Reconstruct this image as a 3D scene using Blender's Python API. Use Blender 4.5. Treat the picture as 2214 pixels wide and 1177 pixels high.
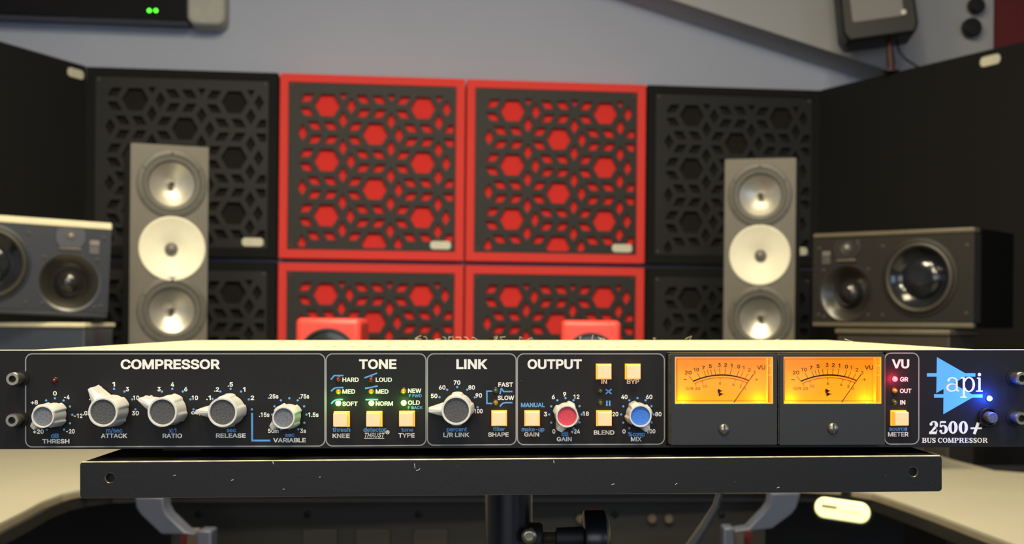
import bpy, bmesh, math, random
from mathutils import Vector, Matrix, Euler, geometry
random.seed(7)
R = math.radians
for o in list(bpy.data.objects):
    bpy.data.objects.remove(o)
col = bpy.context.scene.collection
scn = bpy.context.scene

# ------------------------------------------------------------------ camera, world, lights, exposure
F, CX, CY, ROLL, CZ = 2719.0, 1180.0, 695.0, R(0.55), 1.03
cam_d = bpy.data.cameras.new('camera')
cam = bpy.data.objects.new('camera', cam_d); col.objects.link(cam)
cam_d.sensor_width = 36.0; cam_d.lens = 36.0 * F / 2214.0
cam_d.shift_x = (1107.0 - CX) / 2214.0
cam_d.shift_y = (CY - 588.5) / 2214.0
cam_d.clip_start = 0.01
cam_d.dof.use_dof = True; cam_d.dof.focus_distance = 0.563; cam_d.dof.aperture_fstop = 20.0
cam.matrix_world = Matrix.Translation((0, 0, CZ)) @ Matrix(((math.cos(ROLL), -math.sin(ROLL), 0, 0), (0, 0, -1, 0), (math.sin(ROLL), math.cos(ROLL), 0, 0), (0, 0, 0, 1)))
scn.camera = cam

world = bpy.data.worlds.new('world'); scn.world = world; world.use_nodes = True
world.node_tree.nodes['Background'].inputs[0].default_value = (0.7, 0.72, 0.8, 1)
world.node_tree.nodes['Background'].inputs[1].default_value = 0.10

def area(name, loc, target, sx, sy, power, color, spread=180):
    l = bpy.data.lights.new(name, 'AREA'); l.shape = 'RECTANGLE'; l.size = sx; l.size_y = sy
    l.energy = power; l.color = color; l.spread = R(spread)
    o = bpy.data.objects.new(name, l); col.objects.link(o); o.location = loc
    o.rotation_euler = (Vector(target) - Vector(loc)).to_track_quat('-Z', 'Y').to_euler()
    return o
WARM = (1.0, 0.86, 0.58)
area('ceiling_lamp_light', (-0.35, 1.75, 2.5), (-0.35, 2.1, 0), 0.5, 0.5, 30, WARM)
area('ceiling_lamp_light', (0.35, 1.75, 2.5), (0.35, 2.1, 0), 0.5, 0.5, 13, WARM)
area('ceiling_lamp_light', (0.0, 0.55, 2.45), (0.0, 0.7, 0), 0.5, 0.3, 14, WARM)
area('ceiling_lamp_light', (-0.5, -0.5, 2.5), (-0.2, 0.9, 0.8), 0.25, 0.25, 15, (1.0, 0.88, 0.68))
area('ceiling_lamp_light', (0.35, -0.7, 2.5), (0.2, 0.9, 0.8), 0.25, 0.25, 15, (1.0, 0.88, 0.68))
area('window_light', (1.9, -1.5, 1.5), (0.2, 1.2, 1.1), 0.9, 1.2, 10, (0.5, 0.68, 1.0))
area('window_light', (-0.2, -1.9, 1.35), (0.0, 1.0, 1.05), 2.0, 1.0, 15, (0.86, 0.91, 1.0))
scn.view_settings.view_transform = 'Standard'; scn.view_settings.look = 'None'
scn.view_settings.gamma = 1.0; scn.view_settings.use_curve_mapping = False
scn.view_settings.exposure = 0.35

# ------------------------------------------------------------------ pixel helpers (2214 x 1177 photo frame -> world)
C0 = Vector((0, 0, CZ)); cr, sr = math.cos(ROLL), math.sin(ROLL)
def ray(u, v):
    xc, yc = (u - CX) / F, -(v - CY) / F
    return Vector((xc * cr - yc * sr, 1.0, xc * sr + yc * cr))
def at(u, v, Y): return C0 + ray(u, v) * Y
def atz(u, v, z):
    d = ray(u, v); return C0 + d * ((z - CZ) / d.z)
class Frame:
    def __init__(s, origin, yaw, tilt=0.0):
        s.o = Vector(origin); s.e = Euler((0, -tilt, yaw), 'XYZ'); s.m = s.e.to_matrix(); s.t = s.m.transposed()
    def L(s, u, v, y0=0.0):
        n = s.m @ Vector((0, 1, 0)); d = ray(u, v)
        t = (y0 + n.dot(s.o) - n.dot(C0)) / n.dot(d)
        p = s.t @ (C0 + d * t - s.o)
        return p.x, p.z
    def to(s, p): return s.t @ (Vector(p) - s.o)
    def W(s, x, y, z): return s.o + s.m @ Vector((x, y, z))

# ------------------------------------------------------------------ materials
MAT = {}
def lin(c):
    return tuple(((v / 255) / 12.92 if v / 255 <= 0.04045 else ((v / 255 + 0.055) / 1.055) ** 2.4) for v in c)
def mat(name, rgb, rough=0.5, metal=0.0, noise=0.06, scale=40.0, bump=0.0, emit=None, estr=0.0, coat=0.0, specks=None, spec=0.5):
    if name in MAT: return MAT[name]
    m = bpy.data.materials.new(name); m.use_nodes = True; nt = m.node_tree; b = nt.nodes['Principled BSDF']
    base = lin(rgb)
    tc = nt.nodes.new('ShaderNodeTexCoord'); nz = nt.nodes.new('ShaderNodeTexNoise'); nz.inputs['Scale'].default_value = scale; nz.inputs['Detail'].default_value = 3
    nt.links.new(tc.outputs['Object'], nz.inputs['Vector'])
    rp = nt.nodes.new('ShaderNodeValToRGB')
    rp.color_ramp.elements[0].position = 0.3; rp.color_ramp.elements[1].position = 0.7
    rp.color_ramp.elements[0].color = tuple(c * (1 - noise) for c in base) + (1,)
    rp.color_ramp.elements[1].color = tuple(min(1, c * (1 + noise)) for c in base) + (1,)
    nt.links.new(nz.outputs['Fac'], rp.inputs['Fac'])
    out = rp.outputs['Color']
    if specks:
        sc, th, scol = specks
        n2 = nt.nodes.new('ShaderNodeTexNoise'); n2.inputs['Scale'].default_value = sc; n2.inputs['Detail'].default_value = 1
        nt.links.new(tc.outputs['Object'], n2.inputs['Vector'])
        mr = nt.nodes.new('ShaderNodeMapRange'); mr.inputs['From Min'].default_value = th; mr.inputs['From Max'].default_value = th + 0.03
        nt.links.new(n2.outputs['Fac'], mr.inputs['Value'])
        mx = nt.nodes.new('ShaderNodeMix'); mx.data_type = 'RGBA'
        nt.links.new(mr.outputs['Result'], mx.inputs['Factor']); nt.links.new(out, mx.inputs['A'])
        mx.inputs['B'].default_value = lin(scol) + (1,)
        out = mx.outputs['Result']
    nt.links.new(out, b.inputs['Base Color'])
    b.inputs['Roughness'].default_value = rough; b.inputs['Metallic'].default_value = metal
    b.inputs['Specular IOR Level'].default_value = spec
    b.inputs['Coat Weight'].default_value = coat
    if emit:
        b.inputs['Emission Color'].default_value = lin(emit) + (1,); b.inputs['Emission Strength'].default_value = estr
    if bump:
        bp = nt.nodes.new('ShaderNodeBump'); bp.inputs['Strength'].default_value = bump; bp.inputs['Distance'].default_value = 0.001
        nt.links.new(nz.outputs['Fac'], bp.inputs['Height']); nt.links.new(bp.outputs['Normal'], b.inputs['Normal'])
    MAT[name] = m
    return m
def clear_mat(name, gloss=0.06, tint=(1, 1, 1)):
    m = bpy.data.materials.new(name); m.use_nodes = True; nt = m.node_tree; nt.nodes.clear()
    o = nt.nodes.new('ShaderNodeOutputMaterial'); mx = nt.nodes.new('ShaderNodeMixShader'); t = nt.nodes.new('ShaderNodeBsdfTransparent'); g = nt.nodes.new('ShaderNodeBsdfGlossy')
    t.inputs[0].default_value = tint + (1,); g.inputs['Roughness'].default_value = 0.05; mx.inputs[0].default_value = gloss
    nt.links.new(t.outputs[0], mx.inputs[1]); nt.links.new(g.outputs[0], mx.inputs[2]); nt.links.new(mx.outputs[0], o.inputs[0])
    return m
M = dict(
    panel=mat('panel_black_paint', (18, 16, 13), 0.5, spec=0.28, noise=0.05, scale=300, bump=0.03, specks=(1500, 0.80, (200, 195, 180))),
    meterblack=mat('meter_bezel_black', (34, 34, 34), 0.5, noise=0.05, scale=400),
    edgegrain=mat('rough_cut_black', (74, 70, 52), 0.7, noise=0.8, scale=1800, bump=0.5),
    lid=mat('cream_enamel_lid', (238, 226, 168), 0.4, noise=0.02, scale=30),
    wornglint=mat('worn_edge_highlight', (205, 196, 160), 0.4, metal=0.3, noise=0.4, scale=120),  # edge highlight put into a pale, chipped colour
    blankplate=mat('olive_blank_plate', (52, 47, 36), 0.6),
    darkslot=mat('slot_shadow', (24, 22, 16), 0.7),
    dark=mat('dark_interior', (14, 13, 12), 0.7),
    ink_white=mat('white_screen_print', (236, 234, 224), 0.5, noise=0.02, emit=None),
    ink_blue=mat('blue_screen_print', (84, 158, 226), 0.5, noise=0.02),
    ink_grey=mat('grey_screen_print', (150, 150, 148), 0.5, noise=0.02),
    logo_blue=mat('light_blue_screen_print', (92, 184, 255), 0.5, noise=0.02),
    knob=mat('off_white_knob_plastic', (220, 217, 205), 0.38, noise=0.03, scale=200, spec=0.5),
    cap_grey=mat('grey_grained_inset', (78, 78, 76), 0.5, noise=0.35, scale=1600, bump=0.3),
    cap_pale=mat('slate_grained_inset', (112, 114, 120), 0.5, noise=0.3, scale=1600, bump=0.3),
    cap_red=mat('red_grained_inset', (214, 62, 78), 0.5, noise=0.15, scale=1600, bump=0.2),
    cap_blue=mat('blue_grained_inset', (58, 122, 214), 0.5, noise=0.15, scale=1600, bump=0.2),
    amber_lit=mat('lit_amber_plastic', (250, 180, 70), 0.35, emit=(255, 168, 40), estr=0.7, noise=0.15, scale=300),
    cream_lit=mat('lit_cream_cap', (222, 190, 152), 0.4, emit=(255, 190, 120), estr=0.38, noise=0.04, scale=200),
    steel=mat('brushed_steel', (150, 145, 126), 0.3, metal=0.85, noise=0.15, scale=600),
    darksteel=mat('dark_socket', (20, 20, 20), 0.5, metal=0.5),
    led_red_off=mat('unlit_red_lens', (96, 18, 20), 0.2, coat=0.6),
    led_amber_off=mat('unlit_amber_lens', (196, 146, 48), 0.25, coat=0.5),
    led_green_off=mat('unlit_green_lens', (58, 84, 52), 0.2, coat=0.6),
    led_olive_off=mat('unlit_olive_lens', (140, 126, 50), 0.2, coat=0.6),
    led_green=mat('lit_green_lens', (200, 255, 160), 0.3, emit=(170, 255, 90), estr=6.0),
    led_red=mat('lit_red_lens', (255, 90, 100), 0.3, emit=(255, 70, 80), estr=5.0),
    led_blue=mat('lit_blue_lens', (150, 210, 255), 0.3, emit=(90, 170, 255), estr=8.0),
    rim=mat('led_metal_rim', (90, 86, 76), 0.35, metal=0.8),
    dial=mat('amber_dial_card', (222, 138, 22), 0.8, spec=0.1, noise=0.02, emit=(255, 165, 34), estr=0.34),
    dialink=mat('dial_black_ink', (40, 22, 6), 0.8, spec=0.05),
    dialred=mat('dial_red_ink', (150, 34, 14), 0.8, spec=0.05),
    bulb=mat('meter_lamp_glow', (255, 210, 60), 0.4, emit=(255, 190, 20), estr=5.0),
    amberedge=mat('amber_clear_edge', (250, 170, 50), 0.25, emit=(255, 160, 30), estr=0.5),
    tray=mat('tray_black_powder_coat', (17, 16, 14), 0.45, spec=0.35, noise=0.08, scale=500, bump=0.05, specks=(900, 0.80, (170, 165, 150))),
    pole=mat('pole_satin_black', (24, 24, 27), 0.3, noise=0.05),
    rubber=mat('black_rubber', (22, 22, 24), 0.6, noise=0.1),
    desk=mat('cream_laminate_desk', (172, 167, 148), 0.5, noise=0.03, scale=6),
    deskedge=mat('beige_desk_edging', (136, 126, 104), 0.5, noise=0.05),
    deskdark=mat('black_desk_carcass', (26, 25, 23), 0.6),
    modesty=mat('olive_black_board', (40, 37, 27), 0.6, noise=0.1, scale=5),
    leg=mat('pale_blue_grey_steel', (72, 78, 94), 0.45),
    beige=mat('beige_post', (110, 98, 78), 0.6),
    redcloth=mat('red_acoustic_fabric', (244, 56, 50), 0.9, noise=0.04, scale=400, bump=0.15),
    redframe=mat('red_frame_fabric', (250, 72, 64), 0.85, noise=0.03, scale=400, bump=0.15),
    blackcloth=mat('black_acoustic_fabric', (15, 15, 14), 0.9, noise=0.1, scale=400, bump=0.15),
    blackhole=mat('dark_fabric_behind_holes', (26, 23, 19), 0.95, noise=0.1),
    plate=mat('charcoal_perforated_board', (38, 38, 36), 0.6, noise=0.05, scale=20),
    plateblack=mat('black_perforated_board', (15, 16, 16), 0.6, noise=0.05, scale=20),
    badge=mat('pale_cream_badge', (236, 234, 206), 0.4),
    wall=mat('painted_plaster', (178, 186, 206), 0.85, noise=0.03, scale=2.5),
    soffit=mat('painted_soffit', (178, 180, 184), 0.85, noise=0.03, scale=2.5),
    ceil=mat('white_ceiling_paint', (205, 203, 198), 0.9),
    floor=mat('dark_floor', (48, 44, 40), 0.7, noise=0.2, scale=8),
    maroon=mat('maroon_board', (104, 32, 34), 0.8),
    monitor=mat('grey_satin_cabinet', (106, 102, 92), 0.5, noise=0.03),
    ringgrey=mat('grey_driver_frame', (92, 90, 82), 0.45),
    surround=mat('driver_surround', (84, 82, 76), 0.55),
    cone=mat('aluminium_cone', (235, 231, 216), 0.34, metal=0.85, noise=0.05, scale=30),
    plug=mat('dark_phase_plug', (60, 58, 56), 0.3),
    dish=mat('ivory_waveguide', (250, 246, 222), 0.45, noise=0.02),
    tweet=mat('grey_tweeter_mesh', (120, 116, 112), 0.5, metal=0.4),
    baffle=mat('slate_baffle', (22, 26, 34), 0.4, noise=0.05),
    bafflewarm=mat('brown_black_baffle', (30, 27, 22), 0.45, noise=0.05),
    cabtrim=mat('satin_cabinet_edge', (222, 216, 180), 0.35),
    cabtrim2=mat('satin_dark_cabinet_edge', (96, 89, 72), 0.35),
    cabinet=mat('black_cabinet', (9, 9, 9), 0.85, spec=0.1),
    gloss=mat('glossy_black_cone', (26, 28, 32), 0.16, coat=0.5),
    glossdome=mat('soft_black_dome', (30, 28, 26), 0.22, coat=0.3),
    wguide=mat('black_waveguide', (36, 34, 28), 0.32, spec=0.9),
    wring=mat('grey_surround_ring', (60, 57, 50), 0.5),
    plinth=mat('slate_plinth', (50, 58, 72), 0.5),
    plinthwarm=mat('brown_black_plinth', (52, 46, 38), 0.5),
    redbox=mat('red_lacquer_cabinet', (232, 74, 62), 0.4),
    acblack=mat('gloss_black_plastic', (14, 14, 20), 0.12, coat=0.4),
    acgrey=mat('dark_grey_lip', (62, 66, 80), 0.4),
    accap=mat('pale_grey_end_cap', (170, 172, 166), 0.5),
    green_dot=mat('lit_green_indicator', (90, 255, 60), 0.4, emit=(80, 255, 50), estr=3.0),
    satblack=mat('satin_black_case', (26, 26, 23), 0.5),
    satgrille=mat('grey_speaker_grille', (138, 136, 134), 0.6, noise=0.1, scale=300),
    brown=mat('brown_ball_mount', (70, 40, 34), 0.5),
    lampglow=mat('lit_pale_yellow_diffuser', (255, 250, 190), 0.4, emit=(250, 246, 165), estr=0.75),
    cable=mat('grey_cable_sheath', (74, 74, 72), 0.45),
    fluff=mat('pale_lint', (210, 205, 190), 0.8),
    pane=clear_mat('clear_meter_window', 0.006),
)

# ------------------------------------------------------------------ object helpers
def tag(o, label=None, cat=None, group=None, kind=None):
    if label: o['label'] = label
    if cat: o['category'] = cat
    if group: o['group'] = group
    if kind: o['kind'] = kind
    return o
def empty(name, loc=(0, 0, 0), rot=(0, 0, 0)):
    o = bpy.data.objects.new(name, None); col.objects.link(o); o.location = loc; o.rotation_euler = rot; o.empty_display_size = 0.02
    return o
class MB:
    def __init__(s): s.v = []; s.f = []
    def add(s, vs, fs):
        n = len(s.v); s.v += [tuple(p) for p in vs]; s.f += [tuple(i + n for i in f) for f in fs]; return s
    def box(s, x0, x1, y0, y1, z0, z1):
        return s.add([(x0, y0, z0), (x1, y0, z0), (x1, y1, z0), (x0, y1, z0), (x0, y0, z1), (x1, y0, z1), (x1, y1, z1), (x0, y1, z1)],
                     [(0, 3, 2, 1), (4, 5, 6, 7), (0, 1, 5, 4), (1, 2, 6, 5), (2, 3, 7, 6), (3, 0, 4, 7)])
    def lathe(s, prof, cx=0, cz=0, n=40, y0=0, cap=True):
        # profile of (r, y); axis along y, front is -y
        vs, fs = [], []
        for r, y in prof:
            for k in range(n):
                a = 2 * math.pi * k / n; vs.append((cx + r * math.cos(a), y0 + y, cz + r * math.sin(a)))
        for i in range(len(prof) - 1):
            for k in range(n):
                k2 = (k + 1) % n; fs.append((i * n + k, i * n + k2, (i + 1) * n + k2, (i + 1) * n + k))
        if cap:
            fs.append(tuple(range(n))); fs.append(tuple(reversed(range((len(prof) - 1) * n, len(prof) * n))))
        return s.add(vs, fs)
    def prism(s, poly, y0, y1):
        n = len(poly); vs = [(x, y0, z) for x, z in poly] + [(x, y1, z) for x, z in poly]
        fs = [tuple(range(n)), tuple(reversed(range(n, 2 * n)))] + [(i, i + n, (i + 1) % n + n, (i + 1) % n) for i in range(n)]
        return s.add(vs, fs)
    def slab(s, poly, z0, z1):
        n = len(poly); vs = [(x, y, z0) for x, y in poly] + [(x, y, z1) for x, y in poly]
        fs = [tuple(reversed(range(n))), tuple(range(n, 2 * n))] + [(i, (i + 1) % n, (i + 1) % n + n, i + n) for i in range(n)]
        return s.add(vs, fs)
    def tube(s, pts, r, n=12):
        pts = [Vector(p) for p in pts]; vs, fs = [], []
        up = Vector((0.31, 0.87, 0.38)).normalized()
        for i, p in enumerate(pts):
            d = (pts[min(i + 1, len(pts) - 1)] - pts[max(i - 1, 0)]).normalized()
            a = d.cross(up).normalized(); b = d.cross(a).normalized()
            rr = r[i] if isinstance(r, (list, tuple)) else r
            for k in range(n):
                t = 2 * math.pi * k / n; vs.append(p + a * rr * math.cos(t) + b * rr * math.sin(t))
        for i in range(len(pts) - 1):
            for k in range(n):
                k2 = (k + 1) % n; fs.append((i * n + k, i * n + k2, (i + 1) * n + k2, (i + 1) * n + k))
        fs.append(tuple(reversed(range(n)))); fs.append(tuple(range((len(pts) - 1) * n, len(pts) * n)))
        return s.add(vs, fs)
    def flat(s, poly, y):
        return s.add([(x, y, z) for x, z in poly], [tuple(range(len(poly)))])
    def disc(s, x, z, r, y, n=14):
        return s.flat([(x + r * math.cos(2 * math.pi * k / n), z + r * math.sin(2 * math.pi * k / n)) for k in range(n)], y)
    def ribbon(s, pts, w, y, closed=False, side=0):
        # flat line of varying width in the xz plane
        P = [Vector(p) for p in pts]; n = len(P); A, B = [], []
        for i in range(n):
            if closed: a, b = P[i - 1], P[(i + 1) % n]
            else: a, b = P[max(i - 1, 0)], P[min(i + 1, n - 1)]
            d0 = (P[i] - a); d1 = (b - P[i])
            d0 = d0.normalized() if d0.length > 1e-9 else d1.normalized()
            d1 = d1.normalized() if d1.length > 1e-9 else d0
            d = (d0 + d1); d = d.normalized() if d.length > 1e-6 else d1
            nn = Vector((-d.y, d.x)); c = max(0.45, nn.dot(Vector((-d1.y, d1.x))))
            ww = (w[i] if isinstance(w, (list, tuple)) else w) / 2 / c
            A.append(P[i] + nn * ww * (1 if side == 0 else 2 if side > 0 else 0)); B.append(P[i] - nn * ww * (1 if side == 0 else 2 if side < 0 else 0))
        m = len(s.v)
        s.v += [(p.x, y, p.y) for p in A] + [(p.x, y, p.y) for p in B]
        for i in range(n if closed else n - 1):
            j = (i + 1) % n; s.f.append((m + i, m + j, m + n + j, m + n + i))
        return s
    def mesh(s, name, material, smooth=35, recalc=True):
        me = bpy.data.meshes.new(name); me.from_pydata(s.v, [], s.f); me.validate()
        if recalc:
            bm = bmesh.new(); bm.from_mesh(me); bmesh.ops.recalc_face_normals(bm, faces=bm.faces); bm.to_mesh(me); bm.free()
        me.materials.append(material)
        if smooth:
            me.shade_smooth(); me.set_sharp_from_angle(angle=R(smooth))
        return me
    def build(s, name, material, parent=None, bevel=0, loc=None, rot=None, segs=2, **k):
        o = bpy.data.objects.new(name, s.mesh(name, material, **k)); col.objects.link(o)
        if parent: o.parent = parent
        if loc is not None: o.location = loc
        if rot is not None: o.rotation_euler = rot
        if bevel:
            b = o.modifiers.new('bevel', 'BEVEL'); b.width = bevel; b.segments = segs; b.limit_method = 'ANGLE'; b.angle_limit = R(40); b.harden_normals = False
        return o
def rrect(x0, x1, z0, z1, r, n=6):
    pts = []
    for cx, cz, a0 in ((x1 - r, z1 - r, 0), (x0 + r, z1 - r, 90), (x0 + r, z0 + r, 180), (x1 - r, z0 + r, 270)):
        for k in range(n + 1):
            a = R(a0 + 90 * k / n); pts.append((cx + r * math.cos(a), cz + r * math.sin(a)))
    return pts
def circ(x, z, r, n=24): return [(x + r * math.cos(2 * math.pi * k / n), z + r * math.sin(2 * math.pi * k / n)) for k in range(n)]
def holed_plate(name, loops, y0, y1, material, parent=None, smooth=35):
    # loops[0] the outline, the others holes; faces from y0 to y1
    cu = bpy.data.curves.new('c', 'CURVE'); cu.dimensions = '2D'; cu.fill_mode = 'BOTH'; cu.extrude = abs(y1 - y0) / 2
    for lp in loops:
        sp = cu.splines.new('POLY'); sp.points.add(len(lp) - 1)
        for i, (x, z) in enumerate(lp): sp.points[i].co = (x, z, 0, 1)
        sp.use_cyclic_u = True
    o = bpy.data.objects.new('c', cu); col.objects.link(o)
    dg = bpy.context.evaluated_depsgraph_get(); me = bpy.data.meshes.new_from_object(o.evaluated_get(dg))
    bpy.data.objects.remove(o); bpy.data.curves.remove(cu)
    ym = (y0 + y1) / 2
    for v in me.vertices:
        x, z, d = v.co; v.co = (x, ym + d, z)
    bm = bmesh.new(); bm.from_mesh(me); bmesh.ops.remove_doubles(bm, verts=bm.verts, dist=1e-6); bmesh.ops.recalc_face_normals(bm, faces=bm.faces); bm.to_mesh(me); bm.free()
    me.name = name; me.materials.clear(); me.materials.append(material)
    if smooth: me.shade_smooth(); me.set_sharp_from_angle(angle=R(smooth))
    ob = bpy.data.objects.new(name, me); col.objects.link(ob)
    if parent: ob.parent = parent
    return ob
def copy_tree(o, parent=None):
    c = o.copy(); col.objects.link(c); c.parent = parent
    for ch in list(KIDS(o)): copy_tree(ch, c)
    return c
def KIDS(o): return [x for x in bpy.data.objects if x.parent == o]

# ------------------------------------------------------------------ text helper: many words made in one go, fitted to boxes
try:
    import os
    FONT = bpy.data.fonts.load(os.path.join(bpy.utils.system_resource('DATAFILES'), 'fonts', 'Inter.woff2'))
except Exception:
    FONT = None
TEXTS = []   # (string, x0, x1, zc, h, y, MB, shear)
def contours(cu):
    out = []
    for sp in cu.splines:
        pts = []
        if sp.type == 'BEZIER':
            bp = sp.bezier_points; n = len(bp)
            for q in range(n):
                a, b = bp[q], bp[(q + 1) % n]
                straight = (a.handle_right - a.co).length < 1e-5 and (b.handle_left - b.co).length < 1e-5
                m = 2 if straight else 5
                pts += [(p.x, p.y) for p in geometry.interpolate_bezier(a.co, a.handle_right, b.handle_left, b.co, m)[:-1]]
        else: pts = [(p.co.x, p.co.y) for p in sp.points]
        cl = []
        for p in pts:
            if not cl or math.dist(p, cl[-1]) > 1e-4: cl.append(p)
        cl = [p for q, p in enumerate(cl) if abs((p[0] - cl[q - 1][0]) * (cl[(q + 1) % len(cl)][1] - p[1]) - (p[1] - cl[q - 1][1]) * (cl[(q + 1) % len(cl)][0] - p[0])) > 1e-6]
        if FONT and len(cl) == 4 and abs(min(p[1] for p in cl)) < 1e-3 and 0.05 < max(p[1] for p in cl) < 0.06 and 0.28 < max(p[0] for p in cl) - min(p[0] for p in cl) < 0.34: continue   # the foot of the figure 1
        if len(cl) > 2: out.append(cl)
    return out
def sarea(p): return sum(p[i - 1][0] * p[i][1] - p[i][0] * p[i - 1][1] for i in range(len(p))) / 2
def inside(q, poly):
    c = False
    for i in range(len(poly)):
        (x1, y1), (x2, y2) = poly[i - 1], poly[i]
        if (y1 > q[1]) != (y2 > q[1]) and q[0] < (x2 - x1) * (q[1] - y1) / (y2 - y1) + x1: c = not c
    return c
def offset(c, d):
    out = []; n = len(c)
    for i in range(n):
        a, b, e = Vector(c[i - 1]), Vector(c[i]), Vector(c[(i + 1) % n])
        d0, d1 = (b - a).normalized(), (e - b).normalized()
        n0, n1 = Vector((d0.y, -d0.x)), Vector((d1.y, -d1.x))
        m = n0 + n1
        if m.length < 1e-6: m = n0.copy()
        m.normalize(); k = max(0.5, m.dot(n1)); p = b + m * (d / k); out.append((p.x, p.y))
    return out
def winding(q, cs):
    w = 0
    for c in cs:
        for i in range(len(c)):
            (x1, y1), (x2, y2) = c[i - 1], c[i]
            if (y1 <= q[1]) != (y2 <= q[1]):
                if x1 + (x2 - x1) * (q[1] - y1) / (y2 - y1) > q[0]: w += 1 if y2 > y1 else -1
    return w
def flush_texts():
    obs = []
    for (st, x0, x1, zc, h, y, mb, shear, bold) in TEXTS:
        cu = bpy.data.curves.new('t', 'FONT'); cu.body = st.replace('I', '\u0399') if FONT else st; cu.size = 1.0; cu.resolution_u = 3; cu.shear = shear
        if FONT: cu.font = FONT
        o = bpy.data.objects.new('t', cu); col.objects.link(o); obs.append(o)
    bpy.context.view_layer.update(); dg = bpy.context.evaluated_depsgraph_get()
    for o, (st, x0, x1, zc, h, y, mb, shear, bold) in zip(obs, TEXTS):
        cs = contours(o.to_curve(dg))
        o.to_curve_clear()
        if cs:
            xs = [p[0] for c in cs for p in c]; ys = [p[1] for c in cs for p in c]
            ax, bx, lo, hi = min(xs) - bold, max(xs) + bold, min(ys) - bold, max(ys) + bold
            desc = st in ('make-up', 'percent', '%comp', 'm/sec', 'L/R LINK', 'G/R 20')
            sz = h / (0.509 + 2 * bold) if desc else h / (hi - lo)
            off = -bold if desc else lo
            base = zc - h / 2; sx = (x1 - x0) / (bx - ax)
            fx = lambda p: (x0 + (p[0] - ax) * sx, base + (p[1] - off) * sz)
            sgn = 1 if sarea(max(cs, key=lambda c: abs(sarea(c)))) > 0 else -1
            cs = [offset(c, bold * sgn) for c in cs]
            pts = [Vector(p) for c in cs for p in c]; ed = []; n0 = 0
            for c in cs:
                ed += [(n0 + q, n0 + (q + 1) % len(c)) for q in range(len(c))]; n0 += len(c)
            vv, ee, ff = geometry.delaunay_2d_cdt(pts, ed, [], 0, 1e-6)[:3]
            keep = []
            for t in ff:
                cen = (sum(vv[q].x for q in t) / len(t), sum(vv[q].y for q in t) / len(t))
                if winding(cen, cs) * sgn > 0: keep.append(tuple(t))
            mb.add([(fx(p)[0], y, fx(p)[1]) for p in vv], keep)
        cu = o.data; bpy.data.objects.remove(o); bpy.data.curves.remove(cu)
    TEXTS.clear()

# ------------------------------------------------------------------ room shell (back wall frame: x along the wall, y into it)
P0 = at(605, 157, 4.058)
WALL = Frame(P0, R(6.8))
TOPZ = P0.z
CEIL = 2.62
def structure(mb, name, m, parent=None, **k):
    o = mb.build(name, m, parent, **k); o['kind'] = 'structure'; return o
def wl(x, y, z):  # wall-local point to world
    return WALL.W(x, y, z - TOPZ)
def wbox(mb, x0, x1, y0, y1, z0, z1):
    vs = [wl(x, y, z) for z in (z0, z1) for x, y in ((x0, y0), (x1, y0), (x1, y1), (x0, y1))]
    return mb.add(vs, [(0, 3, 2, 1), (4, 5, 6, 7), (0, 1, 5, 4), (1, 2, 6, 5), (2, 3, 7, 6), (3, 0, 4, 7)])
structure(wbox(MB(), -1.9, 3.4, 0.105, 0.25, 0, CEIL), 'wall_back', M['wall'], smooth=0)
structure(MB().box(-3.2, -3.05, -2.4, 4.4, 0, CEIL), 'wall_left', M['wall'], smooth=0)
structure(MB().box(3.1, 3.25, -2.4, 4.9, 0, CEIL), 'wall_right', M['wall'], smooth=0)
structure(MB().box(-3.2, 3.25, -2.4, 5.0, -0.1, 0), 'floor', M['floor'], smooth=0)
structure(MB().box(-3.2, 3.25, -2.4, 5.0, CEIL, CEIL + 0.1), 'ceiling', M['ceil'], smooth=0)
# sloping soffit above the right half of the back wall
SY = -0.08
pl = []
for u, v in ((1120, -111), (1469, 4), (1892, 143), (1960, 164)):
    x, z = WALL.L(u, v, SY); pl.append((x, z))
xr = 3.3
pl.append((xr, pl[-1][1])); pl.append((xr, CEIL - TOPZ - 0.002)); pl.append((pl[0][0] - 0.9, CEIL - TOPZ - 0.002))
so = MB().prism(pl, SY, 0.104).build('trim_1', M['soffit'], None, smooth=0); so.location = WALL.o; so.rotation_euler = WALL.e; so['kind'] = 'structure'

# ------------------------------------------------------------------ acoustic panels
PW = 0.602
def clip(poly, x0, x1, z0, z1):
    def cl(p, f, inter):
        out = []
        for i in range(len(p)):
            a, b = p[i - 1], p[i]
            if f(b):
                if not f(a): out.append(inter(a, b))
                out.append(b)
            elif f(a): out.append(inter(a, b))
        return out
    def ix(X): return lambda a, b: (X, a[1] + (b[1] - a[1]) * (X - a[0]) / (b[0] - a[0]))
    def iz(Z): return lambda a, b: (a[0] + (b[0] - a[0]) * (Z - a[1]) / (b[1] - a[1]), Z)
    for f, g in ((lambda p: p[0] >= x0, ix(x0)), (lambda p: p[0] <= x1, ix(x1)), (lambda p: p[1] >= z0, iz(z0)), (lambda p: p[1] <= z1, iz(z1))):
        if poly: poly = cl(poly, f, g)
    return poly
def area2(p): return abs(sum(p[i - 1][0] * p[i][1] - p[i][0] * p[i - 1][1] for i in range(len(p)))) / 2
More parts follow.
